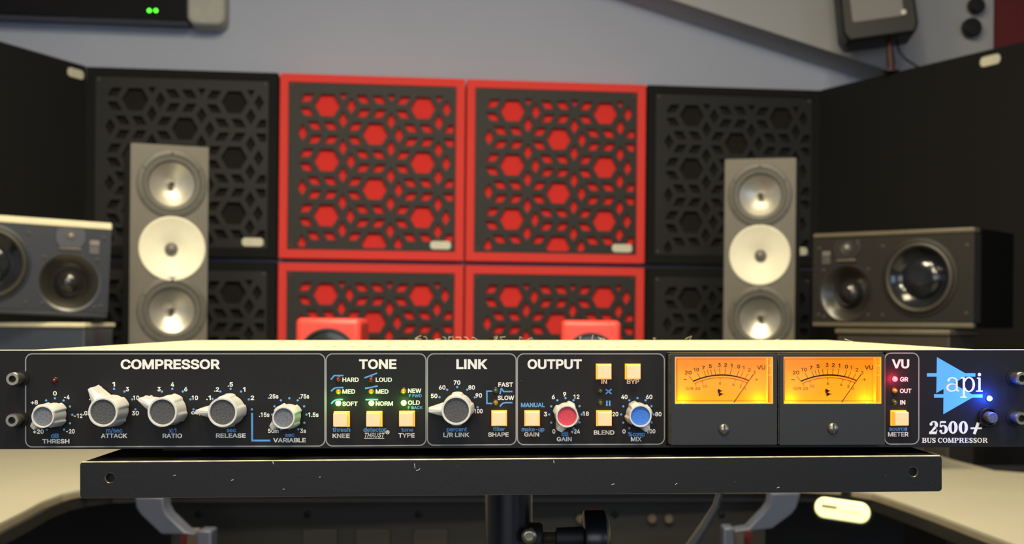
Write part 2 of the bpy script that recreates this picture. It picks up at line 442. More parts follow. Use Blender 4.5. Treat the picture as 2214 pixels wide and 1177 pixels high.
def pattern(size):
    # crop units of the photograph (outer frame 1065 wide) to metres, origin at the top left corner of the panel
    k = size / 1065.0; ox, oz = 45.0, 47.0
    a = 317.0; s = a / (2 * math.sqrt(3))
    X0, X1, Z0, Z1 = 148, 1042, 152, 1043
    holes = []
    def put(poly):
        if len(poly) == 4 and sum(p[1] for p in poly) / 4 > Z1 - 8: return
        q = clip(poly, X0, X1, Z0, Z1)
        if len(q) > 2 and area2(q) > 350: holes.append([((x - ox) * k, -(z - oz) * k) for x, z in q])
    def rh(cx, cz, ang, s2=s):
        L, S = s2 * math.sqrt(3) / 2 * 0.60, s2 / 2 * 0.60
        c, d = math.cos(ang), math.sin(ang)
        return [(cx + c * p - d * q, cz + d * p + c * q) for p, q in ((L, 0), (0, S), (-L, 0), (0, -S))]
    for i in range(-2, 6):
        for j in range(-2, 6):
            hx = 315 + i * 3 * s; hz = 224 + j * a + (a / 2 if i % 2 else 0)
            put([(hx + 73 * math.cos(R(60 * q)), hz + 73 * math.sin(R(60 * q))) for q in range(6)])
            tx, tz = hx + 2 * s, hz           # cube of three rhombi right of each hexagon
            for q in (180, 60, -60):
                put(rh(tx + s / 2 * math.cos(R(q)), tz + s / 2 * math.sin(R(q)), R(q + 90)))
            sx, sz = hx + s, hz + a / 2       # six pointed star
            for q in range(6):
                ang = R(30 + 60 * q); put(rh(sx + s * 0.866 * math.cos(ang), sz + s * 0.866 * math.sin(ang), ang))
    return holes
HOLES = pattern(0.6)
def make_panel(red):
    root = empty('acoustic_panel')
    s, w, g = 0.598, 0.028, 0.0015
    holed_plate('frame', [[(g, -g), (s, -g), (s, -s), (g, -s)], [(w, -w), (w, -s + w), (s - w, -s + w), (s - w, -w)]], 0.0, 0.022, M['redframe'] if red else M['blackcloth'], root)
    MB().box(g, s, 0.022, 0.10, -s, -g).build('fabric_core', M['redcloth'] if red else M['blackhole'], root, smooth=0)
    t = w + 0.0015
    pp = [(t, -t), (s - t, -t), (s - t, -s + t), (t, -s + t)]
    holed_plate('perforated_board', [pp] + HOLES, 0.002, 0.012, M['plate'] if red else M['plateblack'], root, smooth=0)
    for x, z in ((t + 0.010, -t - 0.010), (s - t - 0.010, -t - 0.010), (t + 0.010, -s + t + 0.010), (s - t - 0.010, -s + t + 0.010)):
        MB().lathe([(0.0045, 0.001), (0.0045, -0.001), (0.003, -0.002)], x, z, 12).build('screw', M['surround'], root)
    MB().prism(rrect(s - t - 0.080, s - t - 0.012, -s + t + 0.006, -s + t + 0.033, 0.011), -0.001, 0.004).build('badge', M['badge'], root, bevel=0.001)
    return root
red0 = make_panel(True); blk0 = make_panel(False)
colnames = {-1: 'leftmost', 0: 'left of centre', 1: 'right of centre', 2: 'rightmost'}
first = {True: True, False: True}
for row in range(2):
    for c in (-1, 0, 1, 2):
        red = c in (0, 1); proto = red0 if red else blk0
        o = proto if first[red] else copy_tree(proto); first[red] = False
        o.location = WALL.W(c * 0.6035, 0, -row * 0.612); o.rotation_euler = WALL.e
        rowtxt = 'upper' if row == 0 else 'lower'
        if red: lab = '%s red framed panel with hexagon and diamond cutouts, the one %s' % (rowtxt, colnames[c])
        else: lab = '%s all black panel with hexagon cutouts, %s' % (rowtxt, 'behind the left tall loudspeaker' if c < 0 else 'behind the right tall loudspeaker')
        tag(o, lab, 'acoustic panel', 'perforated acoustic panels on the back wall')
        o.name = 'acoustic_panel'

# plain black side absorbers standing at an angle in front of the walls
def side_panel(a, b, length, nm, lab, badge_at, inward):
    # a = far top corner, b = near direction point
    d = (b - a); d.z = 0; d.normalize()
    yaw = math.atan2(d.y, d.x)
    o = empty('side_absorber', a, (0, 0, yaw))
    yy = (0.0, 0.08) if inward > 0 else (-0.08, 0.0)
    MB().box(0, length, yy[0], yy[1], -1.22, 0).build('fabric_body', M['blackcloth'], o, bevel=0.006)
    bx = badge_at; fy = yy[0] if inward > 0 else yy[1]; sg = -1 if inward > 0 else 1
    mb = MB().prism(rrect(bx - 0.036, bx + 0.036, -0.048, -0.020, 0.012), min(fy, fy + sg * 0.003), max(fy, fy + sg * 0.003))
    mb.build('badge', M['badge'], o)
    # wall bracket holding it up
    MB().box(length * 0.3, length * 0.7, -yy[0] * 0 + (0.08 if inward > 0 else -0.10), 0.10 if inward > 0 else -0.08, -1.1, -0.9).build('hanging_bracket', M['darksteel'], o)
    tag(o, lab, 'acoustic panel', 'plain black absorbers at the sides')
    return o
Al = WALL.W(-0.599, -0.004, 0); Bl = atz(0, 88, Al.z)
Ar = WALL.W(1.800, -0.004, 0); Br = atz(2214, 88, Ar.z)
dl = (Bl - Al); dl.z = 0; dl.normalize(); dr = (Br - Ar); dr.z = 0; dr.normalize()
lw = at(162, 153, 1)
side_panel(Al, Bl, 0.9, 'l', 'plain black absorber behind the left wide loudspeaker', 0.055, -1)
# place right badge by its pixel
sbest = min((abs(((Ar + dr * s_ - C0).x * cr + (Ar + dr * s_ - C0).z * sr) / (Ar + dr * s_).y * F + CX - 2143), s_) for s_ in [i * 0.005 for i in range(20, 220)])[1]
side_panel(Ar, Br, 1.35, 'r', 'plain black absorber behind the right wide loudspeaker', sbest, 1)

# ------------------------------------------------------------------ air conditioner, top left
ac = empty('air_conditioner', WALL.o, WALL.e)
AY = 0.0
def aw(u, v): return WALL.L(u, v, AY)
xr_, zb = aw(405, 50); xl = xr_ - 0.95; zt = zb + 0.27
_, zlip = aw(200, 38)
MB().box(xl, xr_, AY + 0.012, 0.104, zb + 0.004, zt).build('casing', M['acgrey'], ac, bevel=0.01)
MB().box(xl, xr_, AY, AY + 0.02, zlip, zt - 0.01).build('gloss_front', M['acblack'], ac, bevel=0.004)
MB().box(xl, xr_, AY - 0.004, AY + 0.03, zb, zlip - 0.001).build('louvre', M['acgrey'], ac, bevel=0.006)
x1_, _ = aw(487, 40)
MB().prism(rrect(xr_ - 0.001, x1_, zb - 0.003, zt, 0.03), AY - 0.002, 0.104).build('end_cap', M['accap'], ac, bevel=0.008)
for u in (323, 337):
    x, z = aw(u, 23); MB().lathe([(0.0055, 0.001), (0.0055, -0.002), (0.003, -0.003)], x, z, 14, y0=AY).build('indicator_light', M['green_dot'], ac)
tag(ac, 'gloss black wall unit with pale end cap and two green lights', 'air conditioner')

# ------------------------------------------------------------------ items above the right absorber
BASE = atz(1926, 156, Ar.z)
sat = empty('satellite_speaker', BASE, (0, 0, R(-8)))
sy = BASE.y
S = Frame(BASE, R(-8))
MB().lathe([(0.028, 0), (0.028, 0.004), (0.012, 0.008), (0.012, 0.02)], n=20).build('mount_base', M['brown'], sat, rot=(R(90), 0, 0))
def sl(u, v, y=-0.01): return S.L(u, v, y)
_, zbot = sl(1900, 90)
MB().tube([(0, 0, 0.002), (0, 0, 0.03), (-0.004, -0.004, zbot * 0.7), (-0.006, 0, zbot + 0.01)], [0.010, 0.014, 0.011, 0.008]).build('ball_mount', M['brown'], sat)
tilt = R(-7)
body = empty('case', (0, 0, 0)); bpy.data.objects.remove(body)
xa, _ = sl(1822, 60); xb, _ = sl(1984, 60)
def tilted(pts):   # roll of the case about its base
    c_, s_ = math.cos(-tilt), math.sin(-tilt); x0, z0 = sl(1905, 106); return [(x0 + (x - x0) * c_ - (z - z0) * s_, z0 + (x - x0) * s_ + (z - z0) * c_) for x, z in pts]
wd = (xb - xa); xm = (xa + xb) / 2
MB().prism(tilted([(xm - wd * 0.43, zbot), (xm + wd * 0.45, zbot), (xm + wd * 0.5, zbot + 0.03), (xm + wd * 0.47, zbot + 0.34), (xm - wd * 0.47, zbot + 0.34), (xm - wd * 0.5, zbot + 0.03)]), -0.08, 0.10).build('case', M['satblack'], sat, bevel=0.008)
MB().prism(tilted(rrect(xm - wd * 0.36, xm + wd * 0.32, zbot + 0.055, zbot + 0.32, 0.008)), -0.084, -0.078).build('grille', M['satgrille'], sat, bevel=0.002)
xg, zg = sl(1954, 26, -0.085)
MB().lathe([(0.008, 0.004), (0.008, -0.001), (0.005, -0.002)], xg, zg, 14, y0=-0.085).build('badge', M['badge'], sat)
tag(sat, 'small black satellite speaker with grey grille on a ball mount', 'loudspeaker')
cb = MB().tube([S.W(0.02, 0.05, zbot + 0.03), at(1944, 112, sy), at(1958, 128, sy), at(1976, 140, sy - 0.04), at(1986, 146, sy - 0.05), at(1990, 160, sy + 0.02)], 0.0035, 8).build('cable', M['rubber'])
tag(cb, 'thin dark cable drooping from the satellite speaker', 'cable')
for (u, v, r_, lab) in ((2101, 60, 21, 'lower of two round dark knobs on the upper right wall'), (2111, 12, 18, 'upper of two round dark knobs on the upper right wall')):
    x, z = WALL.L(u, v, SY - 0.03); w = WALL.W(x, SY, z); rr = r_ / F * w.y
    o = MB().lathe([(rr * 0.5, 0), (rr * 0.5, -0.015), (rr, -0.02), (rr, -0.038), (rr * 0.8, -0.045), (0.002, -0.046)], n=28).build('wall_knob', M['satblack'], loc=w, rot=WALL.e)
    tag(o, lab, 'wall fixture', 'round dark knobs on the wall')
xm1, _ = WALL.L(2156, 60, SY - 0.03)
o = MB().box(xm1, xm1 + 0.6, SY - 0.03, SY - 0.001, -0.12, 0.6).build('maroon_board', M['maroon'], loc=WALL.o, rot=WALL.e, bevel=0.004)
tag(o, 'dark maroon board at the top right corner', 'panel')

# ------------------------------------------------------------------ tall grey loudspeakers
def ringed_screws(root, cx, cz, r, n, m, y, s=0.004, ph=0):
    for k in range(n):
        a = R(ph + 360 / n * k)
        MB().lathe([(s, 0.001), (s, -0.0012), (s * 0.5, -0.0018)], cx + r * math.cos(a), cz + r * math.sin(a), 10, y0=y).build('screw', m, root)
def tall_speaker(uL, uR, vT, Y, yaw, cy3, lab):
    bl = at((uL + uR) / 2, vT, Y); zt = bl.z; h = 0.545; w = (uR - uL) / F * Y / math.cos(yaw - math.atan2(-(bl.x), bl.y) * 1.0) if False else (uR - uL) / F * Y
    root = empty('tall_loudspeaker', (bl.x, bl.y, zt - h), (0, 0, yaw))
    fr = Frame((bl.x, bl.y, zt - h), yaw)
    MB().box(-w / 2, w / 2, 0.0301, 0.28, 0, h).build('cabinet', M['monitor'], root, bevel=0.002, segs=2)
    hl_ = [circ(*fr.L((uL + uR) / 2 + (4 if (uL + uR) / 2 < 1000 else -1), v, 0), (0.078 if i == 1 else 0.071) * w / 0.191, 48) for i, v in enumerate(cy3)]
    holed_plate('front_baffle', [rrect(-w / 2, w / 2, 0, h, 0.004, 4)] + hl_, 0.0, 0.03, M['monitor'], root)
    um = (uL + uR) / 2
    for i, v in enumerate(cy3):
        x, z = fr.L(um + (4 if um < 1000 else -1), v, 0)
        k = w / 0.191
        if i == 1:
            g = MB().lathe([(0.082 * k, 0.001), (0.082 * k, -0.003), (0.079 * k, -0.0045), (0.070 * k, 0.000), (0.050 * k, 0.008), (0.030 * k, 0.016), (0.015 * k, 0.024)], x, z, 56, y0=-0.001, cap=False)
            wv = g.build('waveguide', M['dish'], root)
            MB().lathe([(0.0165 * k, 0.021), (0.0155 * k, 0.014), (0.011 * k, 0.009), (0.005 * k, 0.0065), (0.001, 0.006)], x, z, 28, y0=-0.001).build('tweeter', M['tweet'], wv)
        else:
            MB().lathe([(0.087 * k, 0.002), (0.087 * k, -0.002), (0.084 * k, -0.0035), (0.074 * k, -0.0035), (0.072 * k, 0.001), (0.070 * k, 0.003)], x, z, 56, y0=-0.0005, cap=False).build('driver_frame', M['ringgrey'], root)
            c_ = MB().lathe([(0.0712 * k, 0.001), (0.068 * k, -0.0015), (0.062 * k, -0.0018), (0.058 * k, 0.0), (0.0560 * k, 0.005)], x, z, 56, y0=-0.0005, cap=False).build('surround', M['ringgrey'], root)
            c2 = MB().lathe([(0.0565 * k, 0.005), (0.045 * k, 0.011), (0.030 * k, 0.018), (0.007 * k, 0.026)], x, z, 56, y0=-0.0005, cap=False).build('cone', M['cone'], root)
            MB().lathe([(0.0070 * k, 0.028), (0.0068 * k, 0.010), (0.006 * k, 0.004), (0.003 * k, 0.001), (0.001, 0.0)], x, z, 24, y0=-0.0005).build('phase_plug', M['plug'], c2)
            ringed_screws(root, x, z, 0.079 * k, 6, M['surround'], -0.004, 0.0036, 30)
    # openings behind the drivers: dark wells
    tag(root, lab, 'loudspeaker', 'tall grey three driver loudspeakers')
    st = empty('speaker_stand', (bl.x, bl.y, 0), (0, 0, yaw))
    hz = zt - h
    MB().box(-0.11, 0.11, 0.0, 0.28, hz - 0.012, hz).build('top_plate', M['cabinet'], st, bevel=0.002)
    MB().box(-0.04, 0.04, 0.10, 0.18, 0.02, hz - 0.012).build('column', M['cabinet'], st, bevel=0.004)
    MB().box(-0.14, 0.14, 0.0, 0.30, 0.0, 0.02).build('base_plate', M['cabinet'], st, bevel=0.003)
    tag(st, 'black stand under the %s tall grey loudspeaker' % ('left' if um < 1000 else 'right'), 'stand', 'stands under the tall loudspeakers')
tall_speaker(287, 449, 314, 3.2, R(22), (398, 538, 672), 'tall grey loudspeaker left of the red panels, ivory centre dish')
tall_speaker(1568, 1720, 343, 3.4, R(-14), (422, 552, 688), 'tall grey loudspeaker right of the red panels, ivory centre dish')

# ------------------------------------------------------------------ wide three-way loudspeakers
def wide_speaker(bl, br, h, mir, tr, bf, lab, roll=0.0):
    d = br - bl; w = Vector((d.x, d.y)).length; yaw = math.atan2(d.y, d.x)
    root = empty('wide_loudspeaker', bl, (0, -roll, yaw))
    MB().box(0, w, 0.0352, 0.23, 0, h).build('cabinet', M['cabinet'], root, bevel=0.002)
    e = (0.011 if mir else 0.016) * h / 0.217
    MB().prism([(0, h - e), (w, h - e), (w - 0.001, h), (0.001, h)], -0.004, 0.03).build('lit_top_edge', M[tr], root, bevel=0.003)  # front chamfer; the light on it is put into the strip's colour
    MB().prism([(0.001, 0), (w - 0.001, 0), (w - 0.001, 0.010), (0.001, 0.010)], -0.004, 0.012).build('bottom_edge', M['cabtrim2' if mir else 'baffle'], root, bevel=0.002)
    X = (lambda x: x) if mir else (lambda x: w - x)
    k = h / 0.217; WX = 0.262 if mir else 0.253
    holed_plate('baffle', [[(0.001, 0.011), (w - 0.001, 0.011), (w - 0.001, h - e - 0.001), (0.001, h - e - 0.001)], circ(X(WX * k), 0.110 * k, 0.079 * k, 56), circ(X(0.086 * k), 0.077 * k, 0.0645 * k, 48)], -0.003, 0.035, M[bf], root)
    # woofer
    wx, wz, y = X(WX * k), 0.110 * k, -0.003
    MB().lathe([(0.088 * k, 0.001), (0.088 * k, -0.002), (0.080 * k, -0.0035), (0.0785 * k, 0.0)], wx, wz, 64, y0=y, cap=False).build('woofer_frame', M[bf], root)
    MB().lathe([(0.0785 * k, 0.0), (0.077 * k, -0.006), (0.073 * k, -0.008), (0.069 * k, -0.005), (0.067 * k, 0.002)], wx, wz, 64, y0=y, cap=False).build('woofer_surround', M['wring'], root)
    cn = MB().lathe([(0.0675 * k, 0.001), (0.058 * k, 0.010), (0.046 * k, 0.016)], wx, wz, 64, y0=y, cap=False).build('woofer_cone', M['gloss'], root)
    pr = [(0.047 * k, 0.017)] + [(0.046 * k * math.cos(R(a)), 0.016 - 0.017 * math.sin(R(a))) for a in range(8, 90, 9)] + [(0.0005, -0.001)]
    MB().lathe(pr, wx, wz, 48, y0=y).build('dust_cap', M['gloss'], cn)
    # dome midrange in a flared guide
    mx, mz = X(0.086 * k), 0.077 * k
    g = MB().lathe([(0.067 * k, 0.001), (0.0665 * k, -0.002), (0.064 * k, -0.002), (0.058 * k, 0.002), (0.048 * k, 0.010), (0.040 * k, 0.019), (0.034 * k, 0.024)], mx, mz, 56, y0=y, cap=False).build('midrange_guide', M['wguide'], root)
    pr = [(0.035 * k, 0.025), (0.031 * k, 0.022)] + [(0.030 * k * math.cos(R(a)), 0.022 - 0.024 * math.sin(R(a))) for a in range(8, 90, 9)] + [(0.0005, -0.002)]
    MB().lathe(pr, mx, mz, 40, y0=y).build('midrange_dome', M['glossdome'], g)
    # tweeter
    tx, tz = X(0.087 * k), 0.181 * k
    oc = [(tx + 0.033 * k * math.cos(a_) * (1 if abs(math.sin(a_)) < 0.8 else 1), tz + min(0.018 * k, max(-0.026 * k, 0.034 * k * math.sin(a_)))) for a_ in [2 * math.pi * q / 32 for q in range(32)]]
    tp = MB().prism(oc, -0.0055, 0.001).build('tweeter_plate', M['wguide'], root, bevel=0.001)
    MB().lathe([(0.014 * k, -0.005), (0.013 * k, -0.0065), (0.010 * k, -0.003), (0.009 * k, -0.006), (0.006 * k, -0.009), (0.0005, -0.0105)], tx, tz, 28).build('tweeter_dome', M['tweet'], tp)
    MB().box(tx - 0.024 * k, tx + 0.024 * k, -0.0075, -0.0045, tz - 0.031 * k, tz - 0.026 * k).build('tweeter_lip', M['cabtrim2'], tp, bevel=0.001)
    # silver emblem by the tweeter: a bar block with three lines
    em = MB()
    ex = X(0.036 * k); ez = 0.158 * k
    em.box(ex - 0.010, ex + 0.010, -0.0050, -0.003, ez + 0.006, ez + 0.017)
    for q in range(4): em.box(ex - 0.010, ex + 0.010, -0.0050, -0.003, ez - 0.012 + q * 0.0042, ez - 0.0098 + q * 0.0042)
    em.build('emblem', M['tweet'], root)
    for sx, sz in ((0.016, 0.026), (0.016, h - 0.036), (0.175, 0.026), (0.175, h - 0.036), (0.028, 0.130), (0.140, 0.130), (0.140, 0.026), (w - 0.018, 0.030), (w - 0.018, h - 0.040), (0.030, 0.022)):
        MB().lathe([(0.005, 0.001), (0.005, -0.0015), (0.0032, -0.002), (0.0028, 0.0005)], X(sx) if sx < w - 0.02 else X(sx), sz, 14, y0=y).build('bolt', M['wring'], root)
    tag(root, lab, 'loudspeaker', 'wide three way loudspeakers lying on plinths')
    return root
hs = 0.217
YL = 2.86
brl = at(233, 689, YL - 0.0); dxl = 0.40
bll = at(-150, 672, YL - 0.14)
k_ = 0.40 / (brl - bll).length
wide_speaker(bll, brl, 0.217, False, 'cabtrim', 'baffle', 'wide slate faced loudspeaker at the left frame edge, bright top edge', roll=math.asin((brl.z - bll.z) / (brl - bll).length))
blr = at(1757, 706, 2.95); brr = at(2107, 700, 2.70)
brr.z = blr.z
wide_speaker(blr, brr, 0.217, True, 'cabtrim2', 'bafflewarm', 'wide brown-black loudspeaker on the right with shiny woofer dome')
def plinth(u0, u1, v0, v1, Y0, Y1, mt, ml, lab, dep=0.2):
    a, b = at(u0, v0, Y0), at(u1, v0, Y1); b.z = a.z; d = b - a; w = d.length; yaw = math.atan2(d.y, d.x)
    root = empty('speaker_plinth', (a.x, a.y, 0), (0, 0, yaw)); t = (v1 - v0) / F * Y0
    MB().box(0, w, 0, dep, a.z - t, a.z).build('top_plate', M[mt], root, bevel=0.003)
    MB().box(0.004, w - 0.003, 0.006, dep - 0.01, 0.0, a.z - t).build('body', M[ml], root, bevel=0.003)
    tag(root, lab, 'stand', 'plinths under the wide loudspeakers'); return a.z
zl = plinth(-90, 184, 696, 706, 2.82, 2.82, 'cabtrim', 'plinth', 'slate blue plinth under the left wide loudspeaker')
zr = plinth(1804, 2054, 711, 722, 2.885, 2.71, 'cabtrim2', 'plinthwarm', 'dark brown plinth under the right wide loudspeaker', 0.16)
# isolation pads between cabinet and plinth
def pads(root, pts, lab):
    pass

# ------------------------------------------------------------------ desk with shelf, red cubes
DZ = 0.75
def dp(u, v): p = atz(u, v, DZ); return (p.x, p.y)
inner_r = [(1650, 1051), (1740, 1051), (1820, 1055), (1885, 1066), (1926, 1079), (2020, 1112), (2133, 1155), (2214, 1185), (2600, 1330)]
inner_l = [(-400, 1330), (-150, 1210), (0, 1131), (45, 1109), (90, 1085), (135, 1068), (172, 1060), (230, 1053), (300, 1051)]
back_r = [(2900, 1060), (2214, 1023), (2150, 1018), (2060, 995), (2000, 976), (1950, 974)]
poly = [dp(*p) for p in inner_l] + [dp(*p) for p in inner_r] + [dp(*p) for p in back_r] + [(0.6, 2.66), (-0.8, 2.66), (-0.86, 2.80), (-1.6, 2.80), (-1.6, 1.5)]
desk = empty('studio_desk', (0, 2.4, 0)); 
def shifted(p): return [(x, y - 2.4) for x, y in p]
MB().slab(shifted(poly), DZ - 0.004, DZ).build('worktop', M['desk'], desk, smooth=0)
MB().slab(shifted(poly), DZ - 0.012, DZ - 0.0041).build('edging', M['deskedge'], desk, smooth=0)
MB().slab(shifted([(x * 0.995, y + 0.02) for x, y in poly]), DZ - 0.030, DZ - 0.0125).build('carcass', M['deskdark'], desk, smooth=0)
my = 2.22
xa, xb = at(372, 1080, my).x, at(1655, 1080, my).x
md = MB().box(xa, xb, my - 2.4, my - 2.4 + 0.02, 0.30, DZ - 0.031).build('modesty_board', M['modesty'], desk)
MB().box(-1.3, 1.3, 0.38, 0.40, 0.0, DZ - 0.031).build('back_board', M['deskdark'], desk)
for u in (430, 665, 905, 1330, 1560):
    p = at(u, 1113, my); MB().lathe([(0.006, 0), (0.006, -0.003), (0.004, -0.004)], p.x, p.z, 12, y0=my - 2.4).build('screw', M['darksteel'], desk)
for u in (1409, 1445):
    p = at(u, 1121, my); MB().lathe([(0.008, 0), (0.008, -0.012), (0.006, -0.014), (0.001, -0.014)], p.x, p.z, 16, y0=my - 2.4).build('jack', M['beige'], desk)
p = at(1255, 1121, my); MB().lathe([(0.008, 0), (0.008, -0.012), (0.006, -0.014), (0.001, -0.014)], p.x, p.z, 16, y0=my - 2.4).build('jack', M['beige'], desk)
def desk_leg(bracket, u0, u1, vt):
    Y = 1.98
    q = [at(u, v, Y) for u, v in bracket]
    MB().prism([(p.x, p.z) for p in q], Y - 2.4 - 0.03, Y - 2.4 + 0.01).build('leg_bracket', M['leg'], desk, bevel=0.003)
    a_, b_ = at(u0, vt, Y), at(u1, vt, Y)
    MB().box(a_.x, b_.x, Y - 2.4 - 0.01, Y - 2.4 + 0.03, 0.0, a_.z).build('leg', M['leg'], desk, bevel=0.003)
desk_leg([(305, 1070), (307, 1092), (316, 1107), (361, 1150), (432, 1150), (411, 1143), (374, 1108), (366, 1092), (365, 1070)], 430, 460, 1146)
desk_leg([(1660, 1062), (1658, 1085), (1648, 1100), (1612, 1137), (1582, 1142), (1584, 1146), (1662, 1137), (1704, 1106), (1714, 1092), (1722, 1062)], 1563, 1586, 1140)
for u in (416, 1598):
    p = at(u, 1147, 2.0); MB().box(p.x - 0.008, p.x + 0.008, 2.0 - 2.4, 2.02 - 2.4, 0.0, p.z).build('trunking', M['beige'], desk)
for u in (398, 1618):
    p = at(u, 1150, 2.01); MB().box(p.x - 0.006, p.x + 0.006, 2.01 - 2.4, 2.025 - 2.4, 0.0, p.z).build('cable_strip', M['maroon'], desk)
# equipment below: dim square fronts on the board
for u in (690, 805, 930):
    a_, b_ = at(u - 38, 1145, my - 0.01), at(u + 38, 1215, my - 0.01)
    MB().box(a_.x, b_.x, my - 2.4 - 0.006, my - 2.4 - 0.0005, b_.z, a_.z).build('blank_plate', M['blankplate'], desk, bevel=0.002)
tag(desk, 'large curved cream topped desk wrapping around behind the stand', 'desk')
# lit pill shaped lamp on the inner right panel of the desk
lp0 = at(1822, 1103, 1.98)
lamp = empty('pill_lamp', lp0, (0, 0.075, R(-25)))
wl2 = 0.0435; hl2 = 0.0165
MB().prism(rrect(-wl2, wl2, -hl2, hl2, hl2 - 0.0005, 10), -0.006, 0.004).build('diffuser', M['lampglow'], lamp, bevel=0.003)
holed_plate('rim', [rrect(-wl2 - 0.004, wl2 + 0.004, -hl2 - 0.004, hl2 + 0.004, hl2 + 0.003, 10), rrect(-wl2, wl2, -hl2, hl2, hl2 - 0.0005, 10)], -0.004, 0.008, M['darksteel'], lamp)
MB().box(-0.032, -0.008, -0.0075, -0.0055, 0.001, 0.005).build('slot', M['tweet'], lamp)
MB().box(-0.006, 0.030, -0.0072, -0.0055, -0.0015, 0.002).build('slot', M['badge'], lamp)
MB().box(-0.006, 0.006, 0.004, 0.03, -0.004, 0.05).build('bracket', M['darksteel'], lamp)
tag(lamp, 'glowing pale yellow pill shaped lamp under the right side of the desk', 'lamp')

shelf = empty('desk_shelf', (0, 2.4, DZ))
hsz = 0.145
MB().box(-0.75, 0.75, 0.0, 0.385, hsz - 0.02, hsz).build('shelf_board', M['deskdark'], shelf, bevel=0.002)
for x in (-0.73, 0.70): MB().box(x, x + 0.03, 0.02, 0.37, 0, hsz - 0.02).build('leg', M['deskdark'], shelf)
tag(shelf, 'low black shelf on the desk hidden behind the compressor', 'shelf')
def red_cube(u0, u1, v0, Y, lab):
    c = at((u0 + u1) / 2, v0, Y); w = (u1 - u0) / F * Y; h = c.z - (DZ + hsz)
    root = empty('red_speaker_cube', (c.x, Y, DZ + hsz))
    MB().box(-w / 2, w / 2, 0, w * 0.95, 0, h).build('cabinet', M['redbox'], root, bevel=0.012, segs=4)
    cz = h - 0.078 * (Y / 2.5)
    MB().lathe([(0.058, 0.001), (0.058, -0.003), (0.053, -0.004), (0.050, 0.0)], 0, cz, 44, cap=False).build('driver_ring', M['rubber'], root)
    MB().lathe([(0.0505, -0.001), (0.046, -0.0015), (0.02, -0.0012), (0.012, -0.006), (0.0005, -0.008)], 0, cz, 44).build('cone', M['glossdome'], root)
    tag(root, lab, 'loudspeaker', 'small red cube loudspeakers')
red_cube(638, 780, 688, 2.50, 'small red cube loudspeaker below the left red panels')
red_cube(1213, 1343, 693, 2.70, 'small red cube loudspeaker below the right red panels')

# ------------------------------------------------------------------ equipment stand
TR = Frame(at(1103, 994, 0.555), R(2.0), ROLL + R(0.20))
stand = empty('equipment_stand', TR.o, TR.e)
xl, zt = TR.L(173, 1001); xr, _ = TR.L(2036, 988)
_, z1 = TR.L(1103, 1070); zt = 0.0
hl = TR.L(238, 1034); hr = TR.L(1974, 1021)
tray = MB().box(xl + 0.0015, xr - 0.0015, 0.0016, 0.27, -0.0016, 0).build('tray', M['tray'], stand, bevel=0.0006)
holed_plate('front_lip', [rrect(xl, xr, z1, 0, 0.0012, 4), circ(hl[0], hl[1], 0.0023), circ(hr[0], hr[1], 0.0023)], 0, 0.0016, M['tray'], tray)
MB().box(xl, xl + 0.0016, 0.0016, 0.27, z1, 0).build('side_lip', M['tray'], tray, bevel=0.0004)
MB().box(xr - 0.0016, xr, 0.0016, 0.27, z1, 0).build('side_lip', M['tray'], tray, bevel=0.0004)
MB().box(xl, xr, 0.27, 0.2716, z1, 0).build('rear_lip', M['tray'], tray, bevel=0.0004)
MB().tube([(xl + 0.0008, 0.0005, 0.00005), (xr - 0.0008, 0.0005, 0.00005)], 0.00042, 10).build('worn_edge_glint', M['wornglint'], tray)  # highlight on the rolled edge painted as a pale, chipped line
MB().tube([(xl + 0.001, 0.0005, z1 + 0.0001), (xr - 0.001, 0.0005, z1 + 0.0001)], 0.00035, 8).build('lower_edge_glint', M['deskedge'], tray)  # faint highlight of the lower edge painted in beige
for hx, hz in (hl, hr):
    MB().lathe([(0.0024, 0.0002), (0.0023, -0.0002), (0.0020, 0.0002), (0.0020, 0.0014)], hx, hz, 24, cap=False).build('hole_rim', M['steel'], tray)
    MB().lathe([(0.0024, 0.0030), (0.0024, 0.0032)], hx, hz, 20).build('hole_shadow_plate', M['dark'], tray)
pc = TR.to(at(1100, 1100, 0.70)); pr_ = 51.5 / F * 0.70
MB().tube([(pc.x, pc.y, -0.0016), (pc.x, pc.y, -0.06), (pc.x, pc.y, -0.40), (pc.x, pc.y, -0.88)], pr_, 40).build('pole', M['pole'], stand)
MB().box(pc.x - 0.05, pc.x + 0.05, pc.y - 0.05, pc.y + 0.05, -0.006, -0.0017).build('mounting_flange', M['pole'], stand, bevel=0.001)
kc = TR.to(at(1250, 1163, 0.70)); kz = kc.z
def xlat(prof, name, m, parent=stand, n=32):
    mb = MB(); n_ = n; vs, fs = [], []
    for r, x in prof:
        for k in range(n_): a = 2 * math.pi * k / n_; vs.append((x, kc.y + r * math.cos(a), kz + r * math.sin(a)))
    for i in range(len(prof) - 1):
        for k in range(n_): fs.append((i * n_ + k, i * n_ + (k + 1) % n_, (i + 1) * n_ + (k + 1) % n_, (i + 1) * n_ + k))
    fs.append(tuple(range(n_))); fs.append(tuple(range((len(prof) - 1) * n_, len(prof) * n_)))
    return mb.add(vs, fs).build(name, m, parent, bevel=0)
def X_(u): return TR.to(at(u, 1163, 0.70)).x
px = 0.70 / F
ck = xlat([(24 * px, X_(1262)), (22 * px, X_(1203)), (14 * px, X_(1201))][::-1], 'clamp_collar', M['rubber'])
xlat([(33 * px, X_(1146)), (33 * px, X_(1168)), (29 * px, X_(1173)), (10 * px, X_(1174))], 'clamp_boss', M['rubber'])
th = []
for q in range(12):
    xx = X_(1173) + (X_(1203) - X_(1173)) * q / 12; th += [(15 * px, xx), (12 * px, xx + px * 1.2)]
xlat(th, 'threaded_rod', M['steel'])
